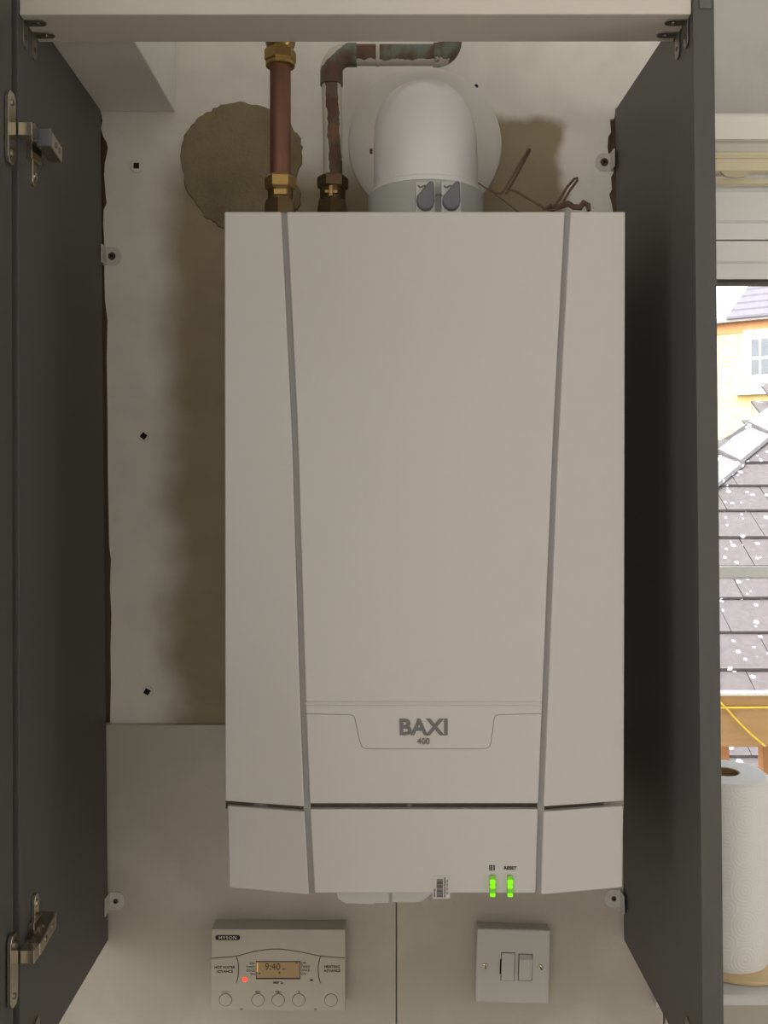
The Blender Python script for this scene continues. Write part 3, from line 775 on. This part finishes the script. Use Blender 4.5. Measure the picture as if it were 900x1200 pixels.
pbox('display_backlight', 300.8, 1128, 302.2, 1138.5, PD - 0.00075, PD, mat('amber_backlight', (255, 190, 110), 0.4, emit=0.5), 0.0, lcd)
M_seg = mat('display_segment', (92, 74, 54), 0.6)
def ptext(name, s, cap, px, py, m=M_blackprint, align='CENTER', fat=0.0, wide=1.0, dd=0.0002, parent=prog, space=1.0):
    x, z = lp(px, py)
    return text(name, s, cap*q/0.70, (x, PD - dd, z), m, parent, align=align, fat=fat, wide=wide, space=space)
ptext('display_digits', '9:40', 8.0, 319.5, 1132.8, M_seg, wide=0.95, dd=0.0008, parent=lcd)
ptext('display_digits', 'am', 2.6, 333, 1135, M_seg, dd=0.0008, parent=lcd)
mb = MB()
for (a, b, w_, h_) in ((303.5, 1139.8, 1.6, 1.2), (326.5, 1138.8, 1.8, 1.6), (346.5, 1128.0, 2.6, 1.0)):
    x, z = lp(a, b); MB().box(x, x + w_*q, PD - 0.0008, PD - 0.0005, z - h_*q, z).build('display_cursor', M_blackprint, lcd, smooth=0)

# brand badge
x0, z0 = lp(266.8, 1098.8)
mb = MB(); n = 8; hw, hh = 14.6*q, 2.9*q
pts = [(x0 + hw - hh + hh*math.sin(math.pi*i/n), z0 + hh*math.cos(math.pi*i/n)) for i in range(n+1)] + [(x0 - hw + hh - hh*math.sin(math.pi*i/n), z0 - hh*math.cos(math.pi*i/n)) for i in range(n+1)]
mb.prism(pts, PD - 0.0005, PD + 0.0002).build('brand_badge', M_blackprint, prog)
ptext('brand_lettering', 'MYSON', 3.5, 266.8, 1098.9, mat('white_print', (226, 222, 212), 0.6), fat=0.00004, wide=1.15, dd=0.0008, space=1.14)
ptext('button_lettering', 'HOT WATER', 2.9, 263.3, 1133.8, fat=0.00008, wide=1.0)
ptext('button_lettering', 'ADVANCE', 2.9, 263.3, 1138.6, fat=0.00008, wide=1.0)
ptext('button_lettering', 'HEATING', 2.9, 389.3, 1132.8, fat=0.00008, wide=1.05)
ptext('button_lettering', 'ADVANCE', 2.9, 389.3, 1137.5, fat=0.00008, wide=1.0)
for i, s in enumerate(('OFF', 'TIMED', 'ONCE', 'ON')):
    ptext('mode_lettering', s, 2.6, 299.0, 1129.3 + i*4.1, align='RIGHT')
    ptext('mode_lettering', s, 2.6, 352.6, 1128.8 + i*4.1, align='LEFT')
ptext('model_lettering', 'MEP 2c', 2.8, 326.2, 1151.6, fat=0.00008)
for s, px in (('NO/-', 302.4), ('YES/+', 326.4)):
    ptext('button_lettering', s, 2.2, px, 1162.6, fat=0.00005)
x, z = lp(350.4, 1162.4)
MB().prism([(x - 1.1*q, z + 0.9*q), (x + 1.1*q, z + 0.9*q), (x, z - 1.0*q)], PD - 0.0004, PD).build('button_arrow', M_blackprint, prog, smooth=0)
ptext('button_lettering', 'SELECT', 1.9, 264.6, 1162.6, M_line); ptext('button_lettering', 'COPY', 1.9, 388, 1161.8, M_line) if False else None
MB().lathe([(0.0029, -0.0002), (0.0024, -0.0014), (0.0001, -0.0019)], (lp(286.9,1147.8)[0], PD, lp(286.9,1147.8)[1]), 14, 'Y').build('indicator_light', mat('red_led', (255, 70, 40), 0.3, emit=1.6), prog)
o = MB().lathe([(0.0022, 0.0), (0.0018, -0.0006), (0.0001, -0.0007)], (0, 0, 0), 12, 'Y').build('indicator_light', M_blackprint, prog)
o.location = (lp(365,1148.4)[0], PD, lp(365,1148.4)[1]); o.scale = (1, 1, 0.55); o['label'] = 'unlit dark indicator light'
for px in (264.4, 302.4, 326.2, 350.2, 388.0):
    x, z = lp(px, 1171.8); r = 7.4*q
    ring = [(x + r*math.cos(2*math.pi*i/28), PD + 0.0001, z + r*math.sin(2*math.pi*i/28)) for i in range(28)]
    rings = []
    for i in range(28):
        a = 2*math.pi*i/28
        rings.append([(x + (r + 0.00042*math.cos(b))*math.cos(a), PD + 0.0001 + 0.00042*math.sin(b), z + (r + 0.00042*math.cos(b))*math.sin(a)) for b in (0, math.pi/2, math.pi, 3*math.pi/2)])
    bt = MB().lathe([(r*0.98, 0.0), (r*0.95, -0.0006), (r*0.6, -0.0009), (0.0001, -0.0010)], (x, PD, z), 24, 'Y').build('button', M_plastic, prog)
    MB().loft(rings, closed=True).build('button_gap', M_pl, bt)
for px in (283, 370): pbox('latch_notch', px - 1.6, 1181.6, px + 1.6, 1184.0, PD - 0.0003, PD + 0.001, mat('notch', (150, 142, 126), 0.7))

# ------------------------------------------------------------------ fused spur switch
spur = thing('fused_spur_switch', 'white square fused spur switch plate with rocker, tilted clockwise on the tile', 'switch', (0, YT, 0), (0, R(1.45), 0))
spur.location = Vector(((601 - CX)/F*1.173, YT, (CY - 1132.6)/F*1.173))
sd = 1.173 - YT; q2 = 1.173/F; S = 43.2*q2
MB().box(-S*0.985, S*0.985, sd + 0.0075, -0.0003, -S*0.985, S*0.985).build('back_box', M_plasticw, spur, bevel=0.001)
MB().box(-S, S, sd, sd + 0.0072, -S, S).build('face_plate', M_plasticw, spur, bevel=0.0022, segs=3)
def sbox(name, x0, z0, x1, z1, y0, y1, m, bevel=0.0, parent=spur):
    return MB().box(x0*q2, x1*q2, y0, y1, z0*q2, z1*q2).build(name, m, parent, bevel=bevel)
M_gap = mat('switch_gap', (70, 66, 62), 0.8)
sbox('carrier_gap', -14.1, -16.8, 2.6, 16.3, sd - 0.0002, sd + 0.001, M_gap)
fc = sbox('fuse_carrier', -13.4, -16.2, 1.9, 15.7, sd - 0.0012, sd + 0.001, M_plasticw, 0.0004)
sbox('carrier_notch', -15.3, -8.5, -13.5, 8.2, sd - 0.0013, sd + 0.0005, M_hole, 0, fc)
sbox('rocker_gap', 6.2, -16.4, 22.9, 15.2, sd - 0.0002, sd + 0.001, M_gap)
# rocker, lower half pressed out
a = [(sd - 0.0050, -15.6*q2), (sd - 0.0042, 8.5*q2), (sd + 0.0003, 10.0*q2), (sd + 0.0008, 14.8*q2), (sd + 0.0012, 14.8*q2), (sd + 0.0012, -15.6*q2)]
a = [(sd - 0.0010, -15.6*q2), (sd - 0.0046, 10.0*q2), (sd - 0.0006, 14.6*q2), (sd + 0.0012, 14.6*q2), (sd + 0.0012, -15.6*q2)]
MB().xprof(a, 7.0*q2, 22.1*q2).build('rocker', M_plasticw, spur, bevel=0.0004)
for px, ang in ((-32.3, 80), (32.4, 55)):
    sc = MB().lathe([(3.5*q2, 0.0), (3.2*q2, -0.0012), (1.5*q2, -0.0018), (0.0001, -0.0019)], (0, 0, 0), 16, 'Y').build('screw', M_steel, spur)
    sc.location = (px*q2, sd, 0); sc.rotation_euler = (0, R(ang), 0)
    MB().box(-3.0*q2, 3.0*q2, -0.0022, -0.0010, -0.5*q2, 0.5*q2).build('screw_slot', M_hole, sc, smooth=0)

# ------------------------------------------------------------------ little white box on the tile, mostly behind the right panel
jb = thing('junction_box', 'small white junction box half hidden behind the right panel near the sill', 'junction box', (0.372, YT, -0.65))
jb.location = ((768.3 - CX)/F*1.176 + 0.026, YT, (CY - 1181.5)/F*1.176 + 0.032)
MB().box(-0.026, 0.026, -0.016, -0.0003, -0.032, 0.032).build('box_body', M_plasticw, jb, bevel=0.002)
MB().box(-0.021, 0.021, -0.0175, -0.0158, -0.026, 0.026).build('lid', M_plasticw, jb, bevel=0.001)

# ------------------------------------------------------------------ window
win_obj = bpy.data.objects.new('window_1', None); COL.objects.link(win_obj); win_obj.location = (0.92, 1.2, 0.0)
struct(win_obj, 'white plastic window right of the cupboard')
def wchild(mb_, name, m, bevel=0.0, smooth=0):
    o = mb_.build(name, m, win_obj, bevel=bevel, smooth=smooth); o.location = -Vector(win_obj.location); return o
def zD(py, D): return (CY - py)/F*D
x0, x1 = WX0, WX1
# head of the fixed frame: vertical face, bevel, deeper face, bevel, gasket
prof = [(1.21, zD(215,1.21)), (1.205, zD(217,1.205)), (1.205, zD(222,1.205)), (1.215, zD(225.5,1.215)), (1.215, zD(258,1.215)), (1.228, zD(262,1.228)), (1.232, zD(280.5,1.232)), (1.30, zD(280.5,1.232)), (1.30, WZ1 - 0.0005), (1.21, WZ1 - 0.0005)]
wchild(MB().xprof(prof, x0, x1), 'head_frame', M_upvc, smooth=25)
wchild(MB().box(x0, x1, 1.236, 1.29, zD(283,1.236), zD(280.5,1.232)), 'head_gasket', M_gasket)
prof = [(1.234, zD(282.5,1.234)), (1.234, zD(306,1.234)), (1.246, zD(309,1.246)), (1.256, zD(327,1.256)), (1.29, zD(327,1.256)), (1.29, zD(282.5,1.234))]
wchild(MB().xprof(prof, x0 + 0.03, x1 - 0.03), 'sash_rail', M_upvc, smooth=25)
wchild(MB().box(x0 + 0.05, x1 - 0.05, 1.258, 1.285, zD(331,1.258), zD(326.5,1.258)), 'glass_gasket', M_gasket)
# bottom
zb = WZ0
wchild(MB().xprof([(1.21, zb + 0.001), (1.21, zb + 0.035), (1.225, zb + 0.045), (1.30, zb + 0.045), (1.30, zb + 0.001)], x0, x1), 'bottom_frame', M_upvc)
wchild(MB().xprof([(1.232, zb + 0.047), (1.232, zb + 0.072), (1.252, zD(1013,1.252)), (1.29, zD(1013,1.252)), (1.29, zb + 0.047)], x0 + 0.03, x1 - 0.03), 'sash_rail', M_upvc)
wchild(MB().box(x0 + 0.05, x1 - 0.05, 1.258, 1.285, zD(1013,1.252), zD(1009.5,1.252)), 'glass_gasket', mat('grey_gasket', (96, 104, 124), 0.6))
for xa, xb in ((x0, x0 + 0.03), (x1 - 0.03, x1)):
    wchild(MB().box(xa, xb, 1.215, 1.30, zb + 0.045, zD(281,1.232)), 'jamb_frame', M_upvc)
for xa, xb in ((x0 + 0.03, x0 + 0.05), (x1 - 0.05, x1 - 0.03)):
    wchild(MB().box(xa, xb, 1.236, 1.29, zb + 0.07, zD(300,1.234)), 'sash_stile', M_upvc)
# slim glazing bar across the pane
wchild(MB().xprof([(1.262, zD(678.5,1.262)), (1.256, zD(676,1.256)), (1.256, zD(667,1.256)), (1.262, zD(664,1.262)), (1.268, zD(664,1.262)), (1.268, zD(678.5,1.262))], x0 + 0.05, x1 - 0.05), 'glazing_bar', M_upvc)
mg = bpy.data.materials.new('window_glass'); mg.use_nodes = True
N = mg.node_tree.nodes; L = mg.node_tree.links
for n in list(N): N.remove(n)
go = N.new('ShaderNodeOutputMaterial'); tr = N.new('ShaderNodeBsdfTransparent'); gl = N.new('ShaderNodeBsdfGlossy'); mxs = N.new('ShaderNodeMixShader'); fr = N.new('ShaderNodeFresnel')
fr.inputs['IOR'].default_value = 1.3; gl.inputs['Roughness'].default_value = 0.02; tr.inputs['Color'].default_value = (0.96, 0.97, 0.97, 1)
L.new(fr.outputs[0], mxs.inputs[0]); L.new(tr.outputs[0], mxs.inputs[1]); L.new(gl.outputs[0], mxs.inputs[2]); L.new(mxs.outputs[0], go.inputs['Surface'])
wchild(MB().box(x0 + 0.05, x1 - 0.05, 1.270, 1.274, zD(1010,1.252), zD(330,1.258)), 'pane', mg)
# roller blind, rolled up
rb_ = thing('roller_blind', 'rolled up tan roller blind with cream cover above the window', 'blind', (0.92, 1.2, zD(133,1.19)))
def bl(mb_, name, m, smooth=25, bevel=0.0):
    o = mb_.build(name, m, rb_, bevel=bevel, smooth=smooth); o.location = -Vector(rb_.location); return o
XB0, XB1 = 0.36, 1.42
bl(MB().xprof([(1.150, zD(163,1.150)), (1.150, zD(136,1.150)), (1.155, zD(133,1.155)), (1.1985, zD(133,1.155)), (1.1985, zD(163,1.150))], XB0, XB1), 'cover', M_cream)
bl(MB().xprof([(1.162, zD(178,1.162)), (1.160, zD(168,1.160)), (1.153, zD(163.5,1.153)), (1.1985, zD(163.5,1.153)), (1.1985, zD(178,1.162))], XB0, XB1), 'tube_housing', mat('blind_housing', (222, 217, 204), 0.5))
bl(MB().xprof([(1.158, zD(200,1.158)), (1.158, zD(186,1.158)), (1.155, zD(184.8,1.155)), (1.155, zD(183.5,1.155)), (1.158, zD(182,1.158)), (1.158, zD(178.3,1.158)), (1.170, zD(178.3,1.162)), (1.170, zD(200,1.158))], XB0, XB1), 'bottom_bar', M_blind)
cxp = (862 - CX)/F*1.16; rr = 17.5/F*1.16
pts = [(cxp - rr*math.cos(math.pi*i/14), zD(199.6,1.16) - rr*0.50*math.sin(math.pi*i/14)) for i in range(15)]
bl(MB().prism(pts, 1.159, 1.163), 'pull_tab', mat('tan_pull_tab', (214, 198, 164), 0.7))
bl(MB().xprof([(1.178, zD(207,1.178)), (1.178, zD(200.5,1.178)), (1.198, zD(200.5,1.178)), (1.198, zD(207,1.178))], XB0, XB1), 'back_rail', M_upvc)
bl(MB().xprof([(1.186, zD(215,1.186)), (1.186, zD(207.2,1.186)), (1.198, zD(207.2,1.186)), (1.198, zD(215,1.186))], XB0, XB1), 'under_rail', M_blind)
# sill
zs = -0.58
struct(MB().xprof([(1.036, zs - 0.004), (1.040, zs), (1.258, zs), (1.258, zs - 0.0135), (1.044, zs - 0.0135), (1.036, zs - 0.010)], WX0 - 0.022, WX1 - 0.002).build('trim_2', M_sill, bevel=0.0015, segs=3), 'glossy white window sill')

# ------------------------------------------------------------------ kitchen roll on a wooden disc
kd = thing('roll_holder', 'round pale wooden kitchen roll base on the glossy sill', 'roll holder', (0.421, 1.131, zs))
MB().lathe([(0.0735, 0.0003), (0.075, 0.0012), (0.075, 0.0052), (0.0735, 0.0062)], (0, 0, 0), 56).build('base_disc', M_wooddisc, kd)
MB().lathe([(0.011, 0.006), (0.011, 0.195), (0.008, 0.2)], (-0.014, -0.011, 0), 20).build('spindle', M_wooddisc, kd)
RC = Vector((0.407, 1.120, zs + 0.0066)); RR, RI, RHt = 0.0512, 0.0178, 0.2165
kr = thing('kitchen_roll', 'white embossed kitchen paper roll standing on the sill by the right panel', 'kitchen roll', RC)
bmr = MB()
prof = [(RI + 0.0006, 0.0), (RR - 0.001, 0.0), (RR, 0.0015), (RR, RHt - 0.003), (RR - 0.003, RHt), (RI + 0.0006, RHt)]
SEG = 72
bmr.lathe(prof, (0, 0, 0), SEG, closed=True)
def paper():
    m = bpy.data.materials.new('embossed_paper'); m.use_nodes = True
    N = m.node_tree.nodes; L = m.node_tree.links; b = N['Principled BSDF']
    tc = N.new('ShaderNodeTexCoord'); sp = N.new('ShaderNodeSeparateXYZ'); L.new(tc.outputs['Object'], sp.inputs[0])
    def mth(op, a, c=0.0):
        n = N.new('ShaderNodeMath'); n.operation = op
        for i, v in enumerate((a, c)):
            if isinstance(v, (int, float)): n.inputs[i].default_value = v
            else: L.new(v, n.inputs[i])
        return n.outputs[0]
    ang = mth('ARCTAN2', sp.outputs['Y'], sp.outputs['X'])
    u = mth('MULTIPLY', ang, RR / 0.040); v = mth('DIVIDE', sp.outputs['Z'], 0.040)
    fu = mth('SUBTRACT', mth('FRACT', mth('ADD', u, 10.35)), 0.5); fv = mth('SUBTRACT', mth('FRACT', mth('ADD', v, 10.1)), 0.5)
    d = mth('SQRT', mth('ADD', mth('POWER', mth('ABSOLUTE', fu), 2.0), mth('POWER', mth('ABSOLUTE', fv), 2.0)))
    # distance to the cell corner as well, so rings fill the gaps between circles
    gu = mth('SUBTRACT', 0.5, mth('ABSOLUTE', fu)); gv = mth('SUBTRACT', 0.5, mth('ABSOLUTE', fv))
    d2 = mth('SQRT', mth('ADD', mth('POWER', gu, 2.0), mth('POWER', gv, 2.0)))
    w = mth('SINE', mth('MULTIPLY', mth('MINIMUM', d, mth('ADD', d2, 0.18)), 62.0))
    nz = N.new('ShaderNodeTexNoise'); nz.inputs['Scale'].default_value = 900; L.new(tc.outputs['Object'], nz.inputs['Vector'])
    hgt = mth('ADD', w, mth('MULTIPLY', nz.outputs['Fac'], 0.6))
    bp = N.new('ShaderNodeBump'); bp.inputs['Strength'].default_value = 0.13; bp.inputs['Distance'].default_value = 0.0009
    L.new(hgt, bp.inputs['Height']); L.new(bp.outputs['Normal'], b.inputs['Normal'])
    b.inputs['Base Color'].default_value = lin((240, 238, 234)) + (1,); b.inputs['Roughness'].default_value = 0.9
    return m
bmr.build('paper', paper(), kr, smooth=40)
MB().lathe([(RI, 0.0), (RI, RHt - 0.0005), (RI - 0.0012, RHt - 0.0005), (RI - 0.0012, 0.0)], (0, 0, 0), 40, closed=True).build('core', M_card, kr)

# ------------------------------------------------------------------ outside: timber frame with cord, close to the window
DT = 2.0
tf = thing('timber_frame', 'brown timber frame with a white capping outside the window', 'timber frame', P(870, 1000, DT))
TO = Vector(tf.location)
def tchild(mb_, name, m, bevel=0.002):
    o = mb_.build(name, m, tf, bevel=bevel, smooth=0); o.location = -TO; return o
XA, XZ = 0.62, 1.5
zt_ = lambda py: (CY - py)/F*DT
tchild(MB().box(XA, XZ, DT - 0.006, DT + 0.014, zt_(815), zt_(810.5)), 'capping_strip', mat('white_capping', (246, 244, 236), 0.5))
tchild(MB().box(XA, XZ, DT, DT + 0.05, zt_(827.5), zt_(815.2)), 'top_rail', M_timber)
tchild(MB().box(XA, XZ, DT - 0.004, DT + 0.04, zt_(875), zt_(829.5)), 'front_board', M_timber)
for px in (850, 901, 952):
    tchild(MB().box((px - 5.6 - CX)/F*DT, (px + 5.6 - CX)/F*DT, DT + 0.003, DT + 0.035, zt_(1250), zt_(875.3)), 'post', M_timber2)
def cord(pts, r, label):
    o = MB().tube([P(a, b, DT - 0.008) - P(870, 830, DT) for a, b in pts], r, 8).build('cord', M_cord); o.location = P(870, 830, DT); tag(o, label, 'cord'); return o
cord([(836,813.5),(843,822),(852,831),(858,838),(868,849),(880,860.5),(896.5,874.5)], 0.0022, 'yellow cord running diagonally down across the brown timber board')
cord([(790,829.2),(845,829.2),(880,829.1),(930,828.8)], 0.0022, 'thin yellow line running level along the joint of the timber board')  # level yellow line at the board joint, drawn as a thin tube

# ------------------------------------------------------------------ outside: tiled roof below
def spotted(name, base, spot, size, thr):
    m = bpy.data.materials.new(name); m.use_nodes = True
    N = m.node_tree.nodes; L = m.node_tree.links; b = N['Principled BSDF']
    geo = N.new('ShaderNodeNewGeometry')
    vo = N.new('ShaderNodeTexVoronoi'); vo.inputs['Scale'].default_value = size; L.new(geo.outputs['Position'], vo.inputs['Vector'])
    nz = N.new('ShaderNodeTexNoise'); nz.inputs['Scale'].default_value = 14; nz.inputs['Detail'].default_value = 4; L.new(geo.outputs['Position'], nz.inputs['Vector'])
    lt = N.new('ShaderNodeMath'); lt.operation = 'MULTIPLY_ADD'; L.new(nz.outputs['Fac'], lt.inputs[0]); lt.inputs[1].default_value = thr*2.2; lt.inputs[2].default_value = -thr*0.45
    cmp_ = N.new('ShaderNodeMath'); cmp_.operation = 'LESS_THAN'; L.new(vo.outputs['Distance'], cmp_.inputs[0]); L.new(lt.outputs[0], cmp_.inputs[1])
    n2 = N.new('ShaderNodeTexNoise'); n2.inputs['Scale'].default_value = 30; n2.inputs['Detail'].default_value = 5; L.new(geo.outputs['Position'], n2.inputs['Vector'])
    mx0 = N.new('ShaderNodeMix'); mx0.data_type = 'RGBA'; L.new(n2.outputs['Fac'], mx0.inputs['Factor'])
    mx0.inputs['A'].default_value = tuple(c*0.6 for c in lin(base)) + (1,); mx0.inputs['B'].default_value = tuple(min(1, c*1.45) for c in lin(base)) + (1,)
    mx = N.new('ShaderNodeMix'); mx.data_type = 'RGBA'; L.new(cmp_.outputs[0], mx.inputs['Factor']); L.new(mx0.outputs['Result'], mx.inputs['A']); mx.inputs['B'].default_value = lin(spot) + (1,)
    L.new(mx.outputs['Result'], b.inputs['Base Color']); b.inputs['Roughness'].default_value = 0.9
    return m
M_rt = spotted('lichen_roof_tile', (72, 67, 67), (226, 226, 222), 14.0, 0.27)
M_hip = spotted('pale_hip_tile', (96, 93, 95), (246, 246, 246), 16.0, 0.3)
roof = thing('tiled_roof', 'grey tiled hipped roof with pale lichen spots seen through the window', 'roof', (3.0, 6.2, -0.6))
RO = Vector(roof.location)
sd_ = Vector((0, 0.819, 0.574)); nn = Vector((0, -0.574, 0.819)); B0 = Vector((0, 5.6, -0.98))
hipx = lambda D: 2.53 + (D - 7.0)*1.1
GA, TW = 0.30, 0.335
me_tile = None
for r_ in range(-7, 10):
    s0 = r_*GA
    Dm = B0.y + sd_.y*(s0 + 0.15)
    if Dm > 8.7: continue
    off = (r_ % 2)*TW/2 + 0.06
    xs = hipx(Dm) - 0.05
    i0 = math.floor((xs - off)/TW)
    for i in range(i0, i0 + 30):
        xL = off + i*TW
        if xL < max(xs - 0.30, 1.05) or xL > 5.0: continue
        c = B0 + sd_*s0 + Vector((xL + TW/2, 0, 0))
        if me_tile is None:
            p8 = []
            for lift0, t in ((0.022, 0.0), ):
                pass
            w = TW/2 - 0.003
            pA = [Vector((-w,0,0)) + nn*0.030, Vector((w,0,0)) + nn*0.030, Vector((w,0,0)) + nn*0.048, Vector((-w,0,0)) + nn*0.048]
            pB = [q_ + sd_*0.345 - nn*0.0300 for q_ in pA]
            o = MB().hexa(pA + pB).build('roof_tile', M_rt, roof, smooth=0); me_tile = o.data
        else:
            o = bpy.data.objects.new('roof_tile', me_tile); COL.objects.link(o); o.parent = roof
        o.location = c - RO + nn*random.uniform(0, 0.004)
        o.rotation_euler = (0, random.uniform(-0.006, 0.006), random.uniform(-0.006, 0.006))
# boarding under the tiles
pA = [B0 + sd_*-2.2 + Vector((hipx(B0.y - 1.8),0,0)), B0 + sd_*-2.2 + Vector((5.3,0,0)), B0 + sd_*3.6 + Vector((5.3,0,0)), B0 + sd_*3.6 + Vector((hipx(B0.y + 2.95),0,0))]
pA[0].x = max(pA[0].x, -0.6)
o = MB().hexa(pA + [q_ - nn*0.06 for q_ in pA]).build('roof_boarding', mat('roof_boarding', (90, 80, 76), 0.9), roof, smooth=0); o.location = -RO
# hip tiles
h = Vector((1.1, 1.0, 0.70)).normalized()
w1 = nn.cross(h); w1 = w1 if w1.x > 0 else -w1; w1 = (w1 - h*w1.dot(h)).normalized()
upv = Vector((0,0,1)); upv = (upv - h*upv.dot(h)).normalized()
w2 = (-w1 + 2*upv*w1.dot(upv)); 
HP = Vector((2.47, 7.0, 0.06)); me_hip = None
for i in range(-5, 6):
    if me_hip is None:
        def sec(o_, lift):
            return [o_ + upv*(lift), o_ + w1*0.17 + upv*lift*0.7, o_ + w1*0.17 + upv*(lift*0.7 + 0.03), o_ + upv*(lift + 0.035), o_ + w2*0.17 + upv*(lift*0.7 + 0.03), o_ + w2*0.17 + upv*lift*0.7]
        ob = MB().loft([sec(Vector((0,0,0)), 0.045), sec(h*0.58, 0.0)]).build('hip_tile', M_hip, roof, smooth=0); me_hip = ob.data
    else:
        ob = bpy.data.objects.new('hip_tile', me_hip); COL.objects.link(ob); ob.parent = roof
    ob.location = HP + h*0.53*i + h*0.12 - RO
# house wall below that roof
o = MB().box(1.0, 5.2, 4.1, 8.2, -5.0, -2.1).build('house_wall', mat('shed_brick', (170, 130, 90), 0.9, vary=0.2), roof, smooth=0); o.location = -RO

# roof edge of the next building, between the hip and the yellow house
re = thing('roof_verge', 'dark slanting roof edge behind the hip, before the yellow house', 'roof', P(870, 520, 9.0))
VO = Vector(re.location)
a_, b_ = P(826, 541, 8.9), P(916, 482, 9.6)
dv = (b_ - a_).normalized(); up2 = Vector((0, 0, 1))
o = MB().hexa([a_ - up2*0.09, b_ - up2*0.09, b_ + up2*0.0, a_ + up2*0.0] + [q_ + Vector((-0.4, 0.6, -0.35)) for q_ in (a_ - up2*0.09, b_ - up2*0.09, b_, a_)]).build('barge_board', mat('weathered_board', (146, 136, 132), 0.9, vary=0.25, vscale=14), re, smooth=0); o.location = -VO
n_v = 7
for i in range(n_v):
    p0_ = a_ + (b_ - a_)*(i/n_v); p1_ = a_ + (b_ - a_)*((i + 1.06)/n_v)
    o = MB().hexa([p0_ + up2*0.005, p1_ + up2*0.0, p1_ + up2*0.05, p0_ + up2*0.07] + [q_ + Vector((-0.45, 0.62, -0.36)) for q_ in (p0_ + up2*0.005, p1_, p1_ + up2*0.05, p0_ + up2*0.07)]).build('verge_tile', M_rt, re, smooth=0); o.location = -VO

# ------------------------------------------------------------------ outside: yellow brick house
hs = thing('brick_house', 'yellow brick house with white paned window and grey tiled roof', 'house', P(870, 555, 14.0), (0, 0, R(-36)))
ku = 1/81.0
def hz(py): return (CY - py)/F*14.0
def brickmat():
    m = bpy.data.materials.new('yellow_brick'); m.use_nodes = True
    N = m.node_tree.nodes; L = m.node_tree.links; b = N['Principled BSDF']
    tc = N.new('ShaderNodeTexCoord'); sp = N.new('ShaderNodeSeparateXYZ'); L.new(tc.outputs['Object'], sp.inputs[0])
    cb = N.new('ShaderNodeCombineXYZ'); L.new(sp.outputs['X'], cb.inputs['X']); L.new(sp.outputs['Z'], cb.inputs['Y'])
    br = N.new('ShaderNodeTexBrick'); L.new(cb.outputs[0], br.inputs['Vector'])
    br.inputs['Scale'].default_value = 1.0; br.inputs['Brick Width'].default_value = 0.225; br.inputs['Row Height'].default_value = 0.075; br.inputs['Mortar Size'].default_value = 0.008
    br.inputs['Color1'].default_value = lin((168, 134, 78)) + (1,); br.inputs['Color2'].default_value = lin((156, 116, 64)) + (1,); br.inputs['Mortar'].default_value = lin((170, 155, 114)) + (1,)
    nz = N.new('ShaderNodeTexNoise'); nz.inputs['Scale'].default_value = 5; nz.inputs['Detail'].default_value = 6; L.new(tc.outputs['Object'], nz.inputs['Vector'])
    mx = N.new('ShaderNodeMix'); mx.data_type = 'RGBA'; L.new(nz.outputs['Fac'], mx.inputs['Factor']); L.new(br.outputs['Color'], mx.inputs['A']); mx.inputs['B'].default_value = lin((190, 176, 128)) + (1,)
    L.new(mx.outputs['Result'], b.inputs['Base Color']); b.inputs['Roughness'].default_value = 0.9
    return m
M_brick = brickmat()
MB().box(-2.0, 2.2, 0, 0.3, -5.0, hz(376)).build('wall', M_brick, hs, smooth=0)
MB().box(-2.0, 2.2, -0.012, 0.0, hz(390), hz(377)).build('brick_course', mat('orange_brick_course', (150, 104, 66), 0.9, vary=0.2, vscale=8), hs, smooth=0)
MB().box(-2.0, 2.2, -0.10, 0.0, hz(377), hz(372)).build('eaves_board', mat('eaves_grey', (150, 144, 146), 0.8), hs, smooth=0)
# roof courses
for i in range(9):
    zA = hz(374) + i*0.128; yA = -0.14 + i*0.16
    xl = -0.20 + i*0.030
    MB().hexa([(xl, yA, zA), (2.4, yA, zA), (2.4, yA, zA + 0.035), (xl, yA, zA + 0.035), (xl + 0.03, yA + 0.2, zA + 0.135), (2.4, yA + 0.2, zA + 0.135), (2.4, yA + 0.2, zA + 0.16), (xl + 0.03, yA + 0.2, zA + 0.16)]).build('tile_course', mat('slate_course', (86, 83, 89), 0.8, vary=0.2, vscale=10, stretch=(1, 1, 1)), hs, smooth=0)
# window
wx0 = (872.3 - 870)*ku
fr_ = MB()
fm = 'white_house_window'
M_hw = mat(fm, (250, 250, 248), 0.4)
W_, ztop, zbot = 0.66, hz(388.5), hz(455)
fo = MB().box(wx0, wx0 + W_, -0.05, -0.0, zbot, ztop).build('window', M_hw, hs, smooth=0)
for c_ in range(4):
    for (ya, yb) in ((399.0, 419.5), (422.5, 440.5)):
        xa = wx0 + (9 + c_*11.2)*ku
        MB().box(xa, xa + 9.0*ku, -0.054, -0.049, hz(yb), hz(ya)).build('pane', mat('house_pane', (74, 78, 82), 0.15, vary=0.2, vscale=5), fo, smooth=0)
MB().box(wx0 - 8*ku, wx0 + W_ + 8*ku, -0.13, 0.0, hz(463), hz(455.2)).build('window_sill', M_hw, hs, smooth=0)
# pale chimney at the left end of that roof
struct(MB().box(-40, 60, 1.6, 90, -5.1, -5.0).build('ground', M_grass, smooth=0), 'yard ground outside')
